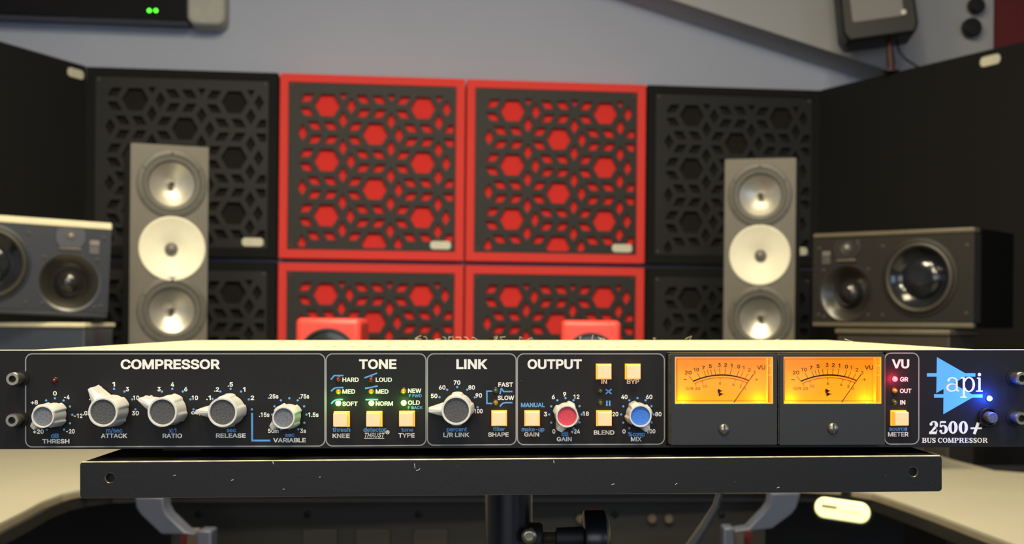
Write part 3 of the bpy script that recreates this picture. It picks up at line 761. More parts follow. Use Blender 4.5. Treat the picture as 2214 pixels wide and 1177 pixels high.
xlat([(50 * px, X_(1260)), (58 * px, X_(1263)), (60 * px, X_(1266)), (60 * px, X_(1303)), (58 * px, X_(1308)), (48 * px, X_(1313)), (30 * px, X_(1318)), (4 * px, X_(1320))], 'clamp_knob', M['pole'])
bo = TR.to(at(1144, 1160, 0.70 - pr_ - 0.002))
MB().lathe([(0.0042, 0.004), (0.0042, -0.001), (0.0030, -0.0018), (0.0022, -0.0018), (0.0022, 0.001)], bo.x, bo.z, 20, y0=bo.y).build('bolt', M['steel'], stand)
for a in (90, 210, 330):
    MB().tube([(pc.x, pc.y, -0.72), (pc.x + 0.30 * math.cos(R(a)), pc.y + 0.30 * math.sin(R(a)), TR.o.z * -1 + 0.017)], 0.010).build('tripod_leg', M['pole'], stand)
tag(stand, 'black metal tray stand on a single pole carrying the compressor', 'stand')

cbl = MB().tube([at(1575, 960, 0.94), at(1572, 1010, 0.98), at(1560, 1055, 1.0), at(1548, 1095, 1.0), at(1522, 1140, 1.0), at(1492, 1185, 1.0), at(1470, 1240, 1.0), at(1460, 1500, 1.02), Vector((0.10, 1.1, 0.3)), Vector((0.1, 1.2, 0.006)), Vector((0.1, 1.8, 0.006))],
                [0.0028, 0.0028, 0.0028, 0.003, 0.004, 0.0045, 0.0045, 0.0045, 0.0045, 0.0045, 0.0045], 14).build('cable', M['cable'])
tag(cbl, 'grey cable hanging down behind the tray right of the pole', 'cable')

# ------------------------------------------------------------------ the compressor
UF = Frame(at(1122, 864, 0.57), R(1.2), ROLL)
U = empty('rack_compressor', UF.o, UF.e)
tag(U, 'black rack mount bus compressor with white knobs and two amber meters', 'audio compressor')
L = UF.L
def c1(x, y): return L(x * 0.20386, 740 + y * 0.20386)
def mk(ox, oy, s): return lambda x, y, yy=0.0: L(ox + x * s, oy + y * s, yy)
K1 = mk(0, 740, 0.20386); K2 = mk(360, 740, 0.20386); K3 = mk(690, 740, 0.20391); K4 = mk(900, 740, 0.20391); K5 = mk(1110, 740, 0.20396); K6 = mk(1430, 740, 0.20393); K7 = mk(1670, 740, 0.20393); K8 = mk(1894, 730, 0.21234)
PX = 0.57 / F
zT = L(1122, 758.5)[1]; zB = L(1122, 969.5)[1]
mx0, mz1 = L(1441, 763); mx1, _ = L(1914, 763)
holed_plate('front_panel', [rrect(-0.2413, 0.2413, zB, zT, 0.0008, 3), [(mx0, zB + 0.0012), (mx1, zB + 0.0012), (mx1, zT - 0.0007), (mx0, zT - 0.0007)]], 0.0, 0.0032, M['panel'], U)
FP = [o for o in KIDS(U) if o.name.startswith('front_panel')][0]
bv = FP.modifiers.new('b', 'BEVEL'); bv.width = 0.0004; bv.segments = 2; bv.limit_method = 'ANGLE'; bv.angle_limit = R(60)
MB().box(-0.2405, 0.2405, 0.0, 0.0032, zT + 0.00002, zT + 0.0004).build('lit_top_edge', M['badge'], U, bevel=0.0001)  # light on the panel's top chamfer, put in as a pale strip
cx0 = L(27, 757)[0]; cx1 = L(2150, 757)[0]
ch = MB().box(cx0, cx1, 0.0033, 0.3125, zB + 0.0006, zT - 0.0012).build('chassis', M['dark'], U)
lid = MB().box(cx0, cx1, 0.0033, 0.313, zT - 0.0012, zT - 0.0001).build('lid', M['lid'], U, bevel=0.0002)
# ventilation slots on the lid, one part
vs = MB()
for yy, u0, u1 in ((0.083, 690, 1430), (0.194, 850, 1270)):
    xa_ = (u0 - CX) / F * (0.57 + yy) - UF.o.x; xb_ = (u1 - CX) / F * (0.57 + yy) - UF.o.x; n_ = int((xb_ - xa_) / 0.0092)
    for k in range(n_):
        x = xa_ + 0.0092 * k
        vs.box(x, x + 0.0024, yy, yy + 0.0022, zT - 0.0001, zT + 0.00004)
v_ = vs.build('ventilation_slots', M['darkslot'], lid, smooth=0); v_['kind'] = 'stuff'
for x in (-0.16, 0.16):
    for y in (0.03, 0.24):
        pz = TR.t @ (UF.W(x, y, zB) - TR.o)
        MB().box(x - 0.009, x + 0.009, y, y + 0.018, zB - max(0.0005, pz.z) + 0.0001, zB + 0.0006).build('rubber_foot', M['rubber'], U)

yI = -0.00007
# section outlines
def outline(u0, u1, v0a, v1a, v0b, v1b, r=14):
    # four corners in pixels (left top, left bottom, right top, right bottom)
    a = L(u0, v0a); b = L(u0, v1a); c = L(u1, v0b); d = L(u1, v1b); rr = r * PX
    x0, x1 = (a[0] + b[0]) / 2, (c[0] + d[0]) / 2; zt_, zb_ = (a[1] + c[1]) / 2, (b[1] + d[1]) / 2
    pts = rrect(x0, x1, zb_, zt_, rr, 7)
    dzr, dzl = (c[1] - a[1]), (d[1] - b[1])
    return [(x, z + ((x - (x0 + x1) / 2) / (x1 - x0)) * (dzr if z > (zt_ + zb_) / 2 else dzl)) for x, z in pts]
for args in ((55.5, 702.5, 765.5, 967, 765.5, 965), (705, 921, 765.5, 965, 765.5, 963.5), (924, 1116, 765.5, 963.3, 765.5, 962), (1118.5, 1436.5, 765.5, 962, 765.5, 961), (1912.5, 1986.5, 764, 961, 764, 960.5)):
    MB().ribbon(outline(*args), 2.4 * PX, yI, closed=True).build('section_outline', M['ink_grey'], FP, smooth=0)

WH = {}; BL = {}
for k in ('compressor', 'tone', 'link', 'output', 'meter'): WH[k] = MB(); BL[k] = MB()
BOLD = 0.024
def T(K, mb, st, x0, x1, yc, h=47, shear=0.0, bold=BOLD, s=0.204, y=None):
    X0, Z = K(x0, yc); X1, _ = K(x1, yc)
    TEXTS.append((st, X0, X1, Z, h * s * PX, yI if y is None else y, mb, shear, bold))
def dots(K, mb, pts, r=12):
    for p in pts:
        x, z = K(*p); mb.disc(x, z, r * 0.204 * PX, yI)
W, B = WH['compressor'], BL['compressor']
T(lambda x, y: L(x, y), W, 'COMPRESSOR', 261, 475, 788.3, 21.6, s=1.0, bold=0.03)
for st, a, b, y in (('0', 563, 603, 545), ('-4', 680, 738, 585), ('+8', 328, 402, 640), ('-12', 785, 875, 783), ('+20', 352, 465, 950), ('-20', 702, 793, 948), ('THRESH', 450, 737, 1053),
                    ('.3', 1040, 1083, 495), ('1', 1192, 1220, 448), ('3', 1335, 1368, 500), ('10', 1412, 1478, 592), ('30', 1400, 1473, 755), ('.1', 945, 990, 592), ('.03', 880, 960, 755), ('ATTACK', 1072, 1348, 995),
                    ('3', 1670, 1704, 500), ('4', 1812, 1847, 450), ('2', 1590, 1622, 588)):
    T(K1, W, st, a, b, y)
for st, a, b, y in (('dB', 542, 625, 995), ('m/sec', 1125, 1300, 938)): T(K1, B, st, a, b, y)
T(K1, W, 'RATIO', 1725, 1931, 995)
T(K2, B, 'x:1', 25, 105, 938)
for st, a, b, y in (('6', 188, 222, 500), ('10', 268, 335, 592), ('.1', 422, 470, 592), ('.2', 505, 557, 503), ('.5', 650, 705, 450), ('1', 812, 837, 503), ('2', 892, 930, 592), ('.05', 345, 420, 755),
                    ('RELEASE', 525, 840, 993), ('.25s', 1075, 1187, 577), ('.75s', 1405, 1513, 577), ('.15s', 982, 1092, 772), ('1.5s', 1503, 1612, 772), ('50m', 1077, 1190, 943), ('3s', 1418, 1480, 943), ('VARIABLE', 1132, 1478, 1042)):
    T(K2, W, st, a, b, y)
T(K2, W, '\u221e', 262, 345, 752, 34, bold=0.01)
T(K2, B, 'sec', 638, 738, 940, 34); T(K2, B, 'sec', 1258, 1357, 990, 34)
dots(K1, B, [(583, 597), (490, 620), (675, 620), (743, 684), (768, 772), (743, 862), (680, 930), (497, 930), (423, 684), (398, 772), (423, 862)])
dots(K1, B, [(1210, 497), (1320, 525), (1403, 608), (1436, 715), (1100, 525), (1017, 608), (984, 715), (1718, 525), (1828, 497), (1636, 608), (1602, 715)])
dots(K2, B, [(173, 525), (255, 608), (287, 715), (488, 603), (571, 525), (680, 497), (791, 525), (873, 608), (906, 715), (455, 715)])
dots(K2, B, [(1303, 597), (1213, 619), (1392, 619), (1146, 682), (1460, 682), (1122, 770), (1485, 770), (1146, 860), (1462, 857), (1215, 928), (1397, 925)])
def lines(K, mb, pts, w=15): mb.ribbon([K(*p) for p in pts], w * 0.204 * PX, yI)
lines(K2, B, [(908, 752), (908, 1045), (1102, 1045)], 20)
W, B = WH['tone'], BL['tone']
T(K3, W, 'TONE', 423, 820, 235, 105, bold=0.03)
for st, a, b, y in (('HARD', 247, 420, 400), ('LOUD', 600, 772, 400), ('MED', 247, 382, 525), ('MED', 600, 735, 525), ('SOFT', 247, 408, 655), ('NORM', 600, 783, 653), ('NEW', 942, 1083, 517), ('OLD', 942, 1068, 643), ('KNEE', 142, 325, 995), ('TYPE', 840, 1012, 990)):
    T(K3, W, st, a, b, y)
T(K3, B, 'F FWD', 952, 1087, 570, 32, bold=0.012); T(K3, B, 'F BACK', 942, 1098, 696, 32, bold=0.012)
T(K3, B, 'thresh', 143, 330, 930); T(K3, B, 'detector', 470, 712, 930); T(K3, B, 'tone', 870, 998, 932, 38)
T(K3, W, 'THRUST', 484, 698, 988, 50, shear=0.3, bold=0.012)
lines(K3, W, [(478, 1023), (690, 1023)], 7)
x_, z_ = K3(725, 957); W.ribbon(circ(x_, z_, 18 * 0.204 * PX, 18), 6 * 0.204 * PX, yI, closed=True); T(K3, W, 'R', 716, 735, 957, 20)
lines(K3, B, [(125, 398), (160, 356), (258, 356)]); lines(K3, B, [(127, 522), (158, 493), (190, 483), (257, 483)])
lines(K3, B, [(130, 655), (145, 635), (170, 618), (205, 610), (252, 610)]); lines(K3, B, [(480, 381), (615, 330)]); lines(K3, B, [(487, 492), (621, 467)]); lines(K3, B, [(492, 611), (625, 611)])
W, B = WH['link'], BL['link']
T(K4, W, 'LINK', 425, 750, 235, 105, bold=0.03)
for st, a, b, y in (('50', 155, 225, 572), ('60', 240, 310, 482), ('70', 397, 467, 430), ('80', 552, 622, 482), ('90', 628, 697, 567), ('100', 614, 704, 733), ('L/R LINK', 287, 560, 985), ('FAST', 870, 1025, 452), ('SLOW', 862, 1038, 592), ('SHAPE', 762, 980, 982)):
    T(K4, W, st, a, b, y)
T(K4, B, 'percent', 323, 538, 925); T(K4, B, 'filter', 813, 943, 922)
dots(K4, B, [(247, 585), (328, 506), (434, 478), (540, 505), (620, 587), (651, 692), (215, 690)])
lines(K4, B, [(812, 521), (749, 521), (749, 652), (812, 652)]); lines(K4, B, [(888, 553), (900, 496), (908, 496), (926, 525), (1020, 525)]); lines(K4, B, [(887, 685), (900, 665), (918, 650), (945, 643), (1020, 643)])
W, B = WH['output'], BL['output']
T(K5, W, 'OUTPUT', 150, 725, 235, 105, bold=0.03)
for st, a, b, y in (('IN', 932, 992, 420), ('BYP', 1203, 1333, 420), ('GAIN', 115, 273, 980), ('3', 323, 358, 765), ('6', 407, 440, 583), ('9', 527, 560, 553), ('12', 638, 700, 580), ('18', 735, 800, 760), ('+24', 610, 705, 948), ('0', 413, 445, 948), ('GAIN', 460, 618, 1030),
                    ('BLEND', 853, 1070, 960), ('20', 1048, 1113, 765), ('40', 1143, 1210, 582), ('60', 1405, 1473, 582), ('80', 1503, 1570, 765), ('100', 1412, 1505, 947), ('0', 1155, 1190, 948), ('MIX', 1245, 1357, 1030)):
    T(K5, W, st, a, b, y)
T(K5, B, 'MANUAL', 80, 333, 668); T(K5, B, 'make-up', 88, 328, 925); T(K5, B, 'dB', 510, 583, 975); T(K5, B, '%comp', 1218, 1395, 977)
lines(K5, B, [(978, 500), (1040, 550)]); lines(K5, B, [(978, 550), (1040, 500)]); lines(K5, B, [(991, 622), (991, 678)], 16); lines(K5, B, [(1020, 622), (1020, 678)], 16)
dots(K5, B, [(553, 595), (466, 618), (637, 618), (401, 682), (701, 680), (379, 768), (724, 768), (401, 855), (701, 853), (638, 917), (466, 917), (1315, 595), (1229, 618), (1401, 618), (1165, 682), (1464, 680), (1142, 768), (1487, 768), (1165, 855), (1465, 853), (1229, 915), (1401, 915)])
W, B = WH['meter'], BL['meter']
T(K8, W, 'VU', 163, 338, 270, 98, bold=0.03)
for st, a, b, y in (('GR', 245, 327, 427), ('OUT', 243, 360, 545), ('IN', 245, 298, 662), ('METER', 122, 330, 987)): T(K8, W, st, a, b, y, s=0.2123)
T(K8, B, 'source', 135, 317, 935, 34, s=0.2123)
flush_texts()
for k in WH:
    o = WH[k].build('white_lettering', M['ink_white'], FP, smooth=0); o['label'] = 'white lettering of the %s section' % ('VU source' if k == 'meter' else k)
    o = BL[k].build('blue_lettering', M['ink_blue'], FP, smooth=0); o['label'] = 'blue lettering and marks of the %s section' % ('VU source' if k == 'meter' else k)

# logo: two overlapping triangles with bars, slab serif letters
lg = MB()
def P8(pts): return [K8(*p) for p in pts]
lg.flat(P8([(620, 201), (614, 567), (940, 383)]), -0.00005)
lg.flat(P8([(688, 414), (685, 783), (1008, 598)]), -0.00006)
for a, b, c, d in ((518, 365, 640, 400), (880, 365, 1012, 400), (590, 578, 700, 614), (955, 579, 1085, 614)):
    lg.flat(P8([(a, b), (a, d), (c, d), (c, b)]), -0.00007)
lg.build('blue_triangle_emblem', M['logo_blue'], FP, smooth=0)
sf = MB(); yS = -0.00012
s8 = 0.21234 * PX
def rib(pts, w):
    sf.eps = (getattr(sf, 'eps', 0) + 1) % 12
    sf.ribbon([K8(*p) for p in pts], [q * s8 for q in w] if isinstance(w, list) else w * s8, yS - sf.eps * 1e-5)
def arc(cx, cy, rx, ry, a0, a1, wt, wn, n=18):
    pts, ws = [], []
    for i in range(n + 1):
        a = R(a0 + (a1 - a0) * i / n); pts.append((cx + rx * math.cos(a), cy - ry * math.sin(a))); ws.append(wn + (wt - wn) * abs(math.cos(a)) ** 1.5)
    rib(pts, ws)
def dot8(x, y, r): xx, zz = K8(x, y); sf.disc(xx, zz, r * s8, yS, 18)
# a
arc(777, 447, 44, 36, 165, 0, 20, 13); dot8(738, 437, 13); rib([(821, 447), (821, 525), (826, 542), (846, 547)], [21, 21, 17, 12])
arc(772, 511, 47, 37, 90, 270, 22, 13); rib([(772, 474), (821, 476)], 12); rib([(772, 548), (800, 542), (822, 520)], [13, 14, 14])
# p
rib([(893, 408), (893, 610)], 24); rib([(862, 412), (893, 412)], 15); rib([(856, 609), (924, 609)], 14)
arc(944, 480, 50, 71, 150, -150, 25, 14, 26)
# i
dot8(1052, 379, 18); rib([(1052, 412), (1052, 548)], 24); rib([(1026, 415), (1056, 415)], 14); rib([(1018, 547), (1085, 547)], 13)
# 2500+
def zero(cx): arc(cx, 917, 31, 58, 0, 360, 34, 13, 30)
zero(783); zero(888)
rib([(556, 880), (570, 862), (590, 857)], [16, 14, 12]); dot8(560, 884, 16); arc(588, 890, 26, 32, 90, -35, 34, 12); rib([(606, 912), (570, 950), (545, 972)], [30, 18, 12]); rib([(540, 972), (615, 972)], 26); rib([(612, 975), (620, 940)], 9)
rib([(655, 862), (710, 862)], 20); rib([(655, 858), (651, 915)], 10); arc(682, 937, 32, 40, 140, -130, 34, 12); dot8(658, 955, 15)
rib([(1040, 868), (998, 985)], 30); rib([(962, 926), (1078, 926)], 18)
# BUS COMPRESSOR in a small bold serif hand
def serif(ch, x, w, y0=1023, h=50):
    X = lambda t: x + t * w; Y = lambda t: y0 + h * (1 - t)
    tk, tn = 0.30 * 40, 5.5
    def st(px, a=0.0, b=1.0, sr=True):
        rib([(X(px), Y(a)), (X(px), Y(b))], tk)
        if sr:
            for q in (a, b): rib([(X(px) - tk * 0.95, Y(q) + (-2.5 if q == a else 2.5)), (X(px) + tk * 0.95, Y(q) + (-2.5 if q == a else 2.5))], tn)
    def bowl(cx, cz, rx, rz, a0, a1): arc(X(cx), Y(cz), rx * w, rz * h, a0, a1, tk, tn, 12)
    if ch == 'B': st(0.25); bowl(0.45, 0.74, 0.33, 0.215, 90, -90); bowl(0.45, 0.27, 0.40, 0.235, 90, -90); [rib([(X(0.2), Y(q)), (X(0.5), Y(q))], tn) for q in (0.95, 0.52, 0.05)]
    elif ch == 'U': st(0.22, 0.3, 1.0, False); rib([(X(0.8), Y(0.3)), (X(0.8), Y(1))], tn + 1); arc(X(0.51), Y(0.3), 0.29 * w, 0.27 * h, 180, 360, tk * 0.8, tn); rib([(X(0.0), Y(0.96)), (X(0.45), Y(0.96))], tn); rib([(X(0.62), Y(0.96)), (X(1.0), Y(0.96))], tn)
    elif ch == 'S': bowl(0.5, 0.72, 0.30, 0.24, 30, 250); bowl(0.5, 0.27, 0.32, 0.24, 75, -155); rib([(X(0.3), Y(0.62)), (X(0.72), Y(0.38))], tk); rib([(X(0.84), Y(0.98)), (X(0.84), Y(0.7))], tn); rib([(X(0.14), Y(0.02)), (X(0.14), Y(0.3))], tn)
    elif ch == 'C': bowl(0.55, 0.5, 0.40, 0.46, 45, 320); rib([(X(0.9), Y(0.98)), (X(0.9), Y(0.66))], tn)
    elif ch == 'O': bowl(0.5, 0.5, 0.38, 0.46, 0, 360)
    elif ch == 'M': st(0.84); rib([(X(0.16), Y(0)), (X(0.16), Y(1))], tn + 1); rib([(X(0.2), Y(0.98)), (X(0.5), Y(0.05))], tk * 0.9); rib([(X(0.5), Y(0.05)), (X(0.82), Y(0.98))], tn); rib([(X(0), Y(0.05)), (X(0.32), Y(0.05))], tn); rib([(X(0), Y(0.96)), (X(0.25), Y(0.96))], tn)
    elif ch == 'P': st(0.28); bowl(0.48, 0.72, 0.38, 0.235, 90, -90); [rib([(X(0.2), Y(q)), (X(0.5), Y(q))], tn) for q in (0.95, 0.49)]
    elif ch == 'R': st(0.25); bowl(0.45, 0.73, 0.33, 0.225, 90, -90); [rib([(X(0.2), Y(q)), (X(0.48), Y(q))], tn) for q in (0.95, 0.5)]; rib([(X(0.5), Y(0.5)), (X(0.74), Y(0.28)), (X(0.82), Y(0.05)), (X(0.98), Y(0.06))], [tn, tk, tk * 0.8, tn])
    elif ch == 'E': st(0.27); [rib([(X(0.2), Y(q)), (X(e), Y(q))], tn) for q, e in ((0.95, 0.86), (0.5, 0.6), (0.05, 0.9))]; rib([(X(0.86), Y(0.98)), (X(0.86), Y(0.7))], tn); rib([(X(0.9), Y(0.02)), (X(0.9), Y(0.32))], tn); rib([(X(0.62), Y(0.64)), (X(0.62), Y(0.36))], tn)
x = 467
for ch, w in (('B', 48), ('U', 50), ('S', 40)): serif(ch, x, w); x += w + 1.5
x = 628
cw = dict(C=46, O=50, M=60, P=46, R=52, E=45, S=38)
word = 'COMPRESSOR'; tot = sum(cw[c] for c in word); gap = (1135 - 628 - tot) / 9
for ch in word: serif(ch, x, cw[ch]); x += cw[ch] + gap
sf.build('serif_lettering', M['ink_white'], FP, smooth=0)

# ------------------------------------------------------------------ knobs
def knob_mesh(rb, ri, rl, rp, hw0, hw1, H=0.0150):
    angs = set()
    for k in range(96): angs.add(round(2 * math.pi * k / 96, 5))
    for k in range(-24, 25): angs.add(round((R(k * 1.5)) % (2 * math.pi), 5))
    for k in (-1, 1):
        angs.add(round((k * math.atan2(hw1, rp)) % (2 * math.pi), 5)); angs.add(round((k * math.atan2(hw1 * 0.6, rp * 1.02)) % (2 * math.pi), 5))
    angs = sorted(angs)
    def rad(a, full=True):
        a = (a + math.pi) % (2 * math.pi) - math.pi; r = rb
        if not full: return r
        for c in (90, 180, -90):
            d = abs((a - R(c) + math.pi) % (2 * math.pi) - math.pi)
            t = max(0, min(1, (R(24) - d) / R(8))); r = max(r, rb + (rl - rb) * (t * t * (3 - 2 * t)))
        aa = abs(a)
        if aa < R(60):
            # pointer edge from (rp,hw1) to (rb*.8,hw0)
            if aa <= math.atan2(hw1, rp): rr = rp / max(0.5, math.cos(aa))
            else:
                x1, y1, x2, y2 = rp, hw1, rb * 0.75, hw0; c_, s_ = math.cos(aa), math.sin(aa)
                dx, dy = x2 - x1, y2 - y1; den = s_ * dx - c_ * dy
                t = (c_ * y1 - s_ * x1) / den if abs(den) > 1e-12 else 0
                rr = math.hypot(x1 + dx * t, y1 + dy * t) if 0 <= t <= 1 else 0
            r = max(r, rr)
        return r
    layers = [(-0.0008, 1.05, True, 0), (-0.006, 1.0, True, 0), (-(H - 0.0022), 0.985, True, 0), (-(H - 0.0006), 1.0, False, 0.0), (-H, 0.97, False, 0)]
    vs, fs = [], []; n = len(angs)
    for y, sc, full, _ in layers:
        for a in angs:
            r = rad(a, full) * sc; vs.append((r * math.cos(a), y, r * math.sin(a)))
    for rr, y in ((ri * 1.03, -H), (ri, -H + 0.0003), (ri, -H + 0.0012)):
        for a in angs: vs.append((rr * math.cos(a), y, rr * math.sin(a)))
    for i in range(len(layers) + 2):
        for k in range(n): k2 = (k + 1) % n; fs.append((i * n + k, i * n + k2, (i + 1) * n + k2, (i + 1) * n + k))
    return MB().add(vs, fs)
bigm = knob_mesh(0.00655, 0.0055, 0.0072, 0.0125, 0.0031, 0.0007).mesh('knob', M['knob'], smooth=40)
smlm = knob_mesh(0.0050, 0.0042, 0.0058, 0.0077, 0.0030, 0.0011).mesh('knob', M['knob'], smooth=40)
def knob(u, v, ang, big, capm, lab):
    x, z = L(u, v)
    o = bpy.data.objects.new('knob', bigm if big else smlm); col.objects.link(o); o.parent = U; o.location = (x, 0, z); o.rotation_euler = (0, -R(ang), 0); o['label'] = lab
    ri = 0.0055 if big else 0.0042
    i = MB().lathe([(ri + 0.0002, -0.0130), (ri + 0.0001, -0.0139), (ri * 0.6, -0.0138), (0.0004, -0.0137)], n=40).build('inset', M[capm], o)
    i['label'] = {'cap_grey': 'dark grey grained inset', 'cap_pale': 'slate grey inset', 'cap_red': 'red inset', 'cap_blue': 'blue inset'}[capm]
    MB().lathe([(0.003, 0.0), (0.003, -0.0009)], n=16).build('shaft', M['darksteel'], o)
# ring centres
def KN(K, x, y): return (K[0] + x * K[2], K[1] + y * K[2])
k1 = (0, 740, 0.20386); k2 = (360, 740, 0.20386); k4 = (900, 740, 0.20391); k5 = (1110, 740, 0.20396)
def knob_cap(uc, vc, *a):
    # find the foot on the panel from where the cap face is seen
    x, z = UF.L(uc, vc, -0.015); w = UF.W(x, 0, z)
    o_ = (w - C0); xc = o_.x * cr + o_.z * sr; yc = -o_.x * sr + o_.z * cr
    knob(CX + xc / o_.y * F, CY - yc / o_.y * F, *a)
knob_cap(*KN(k1, 452, 793), 223, False, 'cap_pale', 'small pointer knob marked THRESH')
knob_cap(*KN(k1, 1090, 745), 123, True, 'cap_grey', 'large pointer knob marked ATTACK')
knob_cap(*KN(k1, 1720, 745), 153, True, 'cap_grey', 'large pointer knob marked RATIO')
knob_cap(*KN(k2, 592, 747), 179, True, 'cap_grey', 'large pointer knob marked RELEASE')
knob_cap(*KN(k2, 1240, 806), 218, False, 'cap_pale', 'small pointer knob marked VARIABLE')
knob_cap(*KN(k4, 423, 727), 181, True, 'cap_grey', 'large pointer knob marked L/R LINK')
knob_cap(*KN(k5, 570, 789), 244, False, 'cap_red', 'small pointer knob with red inset marked GAIN')
knob_cap(*KN(k5, 1348, 786), 297, False, 'cap_blue', 'small pointer knob with blue inset marked MIX')

# ------------------------------------------------------------------ lit push buttons
b = 0.0035; f = 0.0031
bt_h = MB().box(-b, b, -0.0016, 0.001, -b, b).mesh('push_button', M['amber_lit'], smooth=0)
cp = MB().add([(-b + .0002, -0.0016, -b + .0002), (b - .0002, -0.0016, -b + .0002), (b - .0002, -0.0016, b - .0002), (-b + .0002, -0.0016, b - .0002), (-f, -0.0056, -f), (f, -0.0056, -f), (f, -0.0056, f), (-f, -0.0056, f)],
              [(3, 2, 1, 0), (0, 1, 5, 4), (1, 2, 6, 5), (2, 3, 7, 6), (3, 0, 4, 7)])
def button(u, v, lab):
    x, z = L(u, v)
    o = bpy.data.objects.new('push_button', bt_h); col.objects.link(o); o.parent = U; o.location = (x, 0, z); o['label'] = lab
    s_ = cp.build('amber_skirt', M['amber_lit'], o, bevel=0.0002)
    MB().prism(rrect(-f, f, -f, f, 0.0005, 4), -0.0066, -0.0056).build('button_face', M['cream_lit'], o, bevel=0.0003)
for u, v, l in ((739.7, 906.2, 'KNEE'), (810.3, 905.8, 'THRUST'), (880.6, 905.4, 'TYPE'), (1079.4, 904.3, 'SHAPE'), (1150.4, 904.4, 'GAIN'), (1304.8, 803.6, 'IN'), (1367.5, 803.6, 'BYP'), (1305.4, 904.4, 'BLEND'), (1941, 904, 'METER')):
    button(u, v, 'lit cream push button marked %s' % l)

# ------------------------------------------------------------------ indicator lights
lens_prof = [(0.00120, 0.0005), (0.00120, -0.0006), (0.00100, -0.0014), (0.0006, -0.0019), (0.0001, -0.0021)]
rim = MB().lathe([(0.00155, 0.0003), (0.00155, -0.0003), (0.00135, -0.0005), (0.00122, -0.0002)], n=24, cap=False).mesh('rim', M['rim'])
LM = {}
def led(u, v, m, lab, glow=None, e=0.0):
    x, z = L(u, v)
    if m not in LM: LM[m] = MB().lathe(lens_prof, n=24).mesh('indicator_light', M[m])
    o = bpy.data.objects.new('indicator_light', LM[m]); col.objects.link(o); o.parent = U; o.location = (x, 0, z); o['label'] = lab
    r = bpy.data.objects.new('rim', rim); col.objects.link(r); r.parent = o
    if glow:
        l = bpy.data.lights.new('indicator_glow', 'POINT'); l.energy = e; l.color = glow; l.shadow_soft_size = 0.0008
        lo = bpy.data.objects.new('indicator_glow', l); col.objects.link(lo); lo.parent = o; lo.location = (0, -0.0042 if e < 0.01 else -0.008, 0)
GR, GG = 'unlit', 'lit'
GC = (0.25, 1.0, 0.08)
led(118.9, 823.2, 'led_red_off', 'unlit red light above the THRESH knob')
led(731.6, 821.2, 'led_red_off', 'unlit red light at HARD'); led(731.8, 847, 'led_amber_off', 'amber light at knee MED'); led(731.6, 872.3, 'led_green', 'lit green light at SOFT', GC, 0.0022)
led(802.6, 821.6, 'led_red_off', 'unlit red light at LOUD'); led(802.8, 846.6, 'led_amber_off', 'amber light at thrust MED'); led(803.2, 872, 'led_green', 'lit green light at NORM', GC, 0.0022)
led(872.9, 846, 'led_amber_off', 'amber light at NEW'); led(873.1, 871.5, 'led_green', 'lit green light at OLD', GC, 0.0022)
led(1071.7, 845.6, 'led_green_off', 'unlit green light at FAST'); led(1071.7, 870.9, 'led_olive_off', 'olive light at SLOW')
led(1298, 845.7, 'led_green_off', 'unlit green light at the cross'); led(1298, 871, 'led_green_off', 'unlit green light at the two bars')
led(1934.4, 820.3, 'led_red', 'lit red light at GR', (1.0, 0.02, 0.08), 0.0075); led(1934, 845.8, 'led_amber_off', 'amber light at OUT'); led(1933.5, 870.6, 'led_green_off', 'unlit green light at meter IN')
led(2138.7, 862.1, 'led_blue', 'lit blue light above the power button', (0.02, 0.08, 1.0), 0.03)

# power button
x, z = L(2135, 902); pb = empty('power_button', (x, 0, z)); pb.parent = U; pb['label'] = 'round black power button'
MB().lathe([(0.0046, 0.001), (0.0046, -0.0014), (0.0042, -0.0020), (0.0036, -0.0018), (0.0033, 0.0004)], n=40, cap=False).build('collar', M['pole'], pb)
MB().lathe([(0.0033, 0.0005), (0.0026, 0.0005), (0.0025, -0.0062), (0.0022, -0.0066), (0.0003, -0.0066)], n=32).build('plunger', M['cap_grey'], pb)

# socket head rack bolts
def bolt(u, v):
    # u, v of the head as seen
    x, z = UF.L(u, v, -0.008)
    o = MB().lathe([(0.0022, 0.001), (0.0026, -0.0005), (0.0026, -0.0046), (0.0030, -0.0050), (0.0030, -0.0082), (0.0027, -0.0088), (0.0016, -0.0088), (0.0016, -0.0065), (0.0002, -0.0064)], n=28).build('rack_bolt', M['steel'], U, loc=(x, 0, z))
    MB().lathe([(0.0016, -0.0070), (0.0002, -0.0071)], n=6).build('hex_socket', M['darksteel'], o)
    MB().lathe([(0.0040, 0.0), (0.0040, -0.0006), (0.0027, -0.0007)], n=28).build('washer', M['darksteel'], o)
for u, v in ((28, 820), (27, 909.5), (2209, 819), (2208, 905.5)): bolt(u, v)

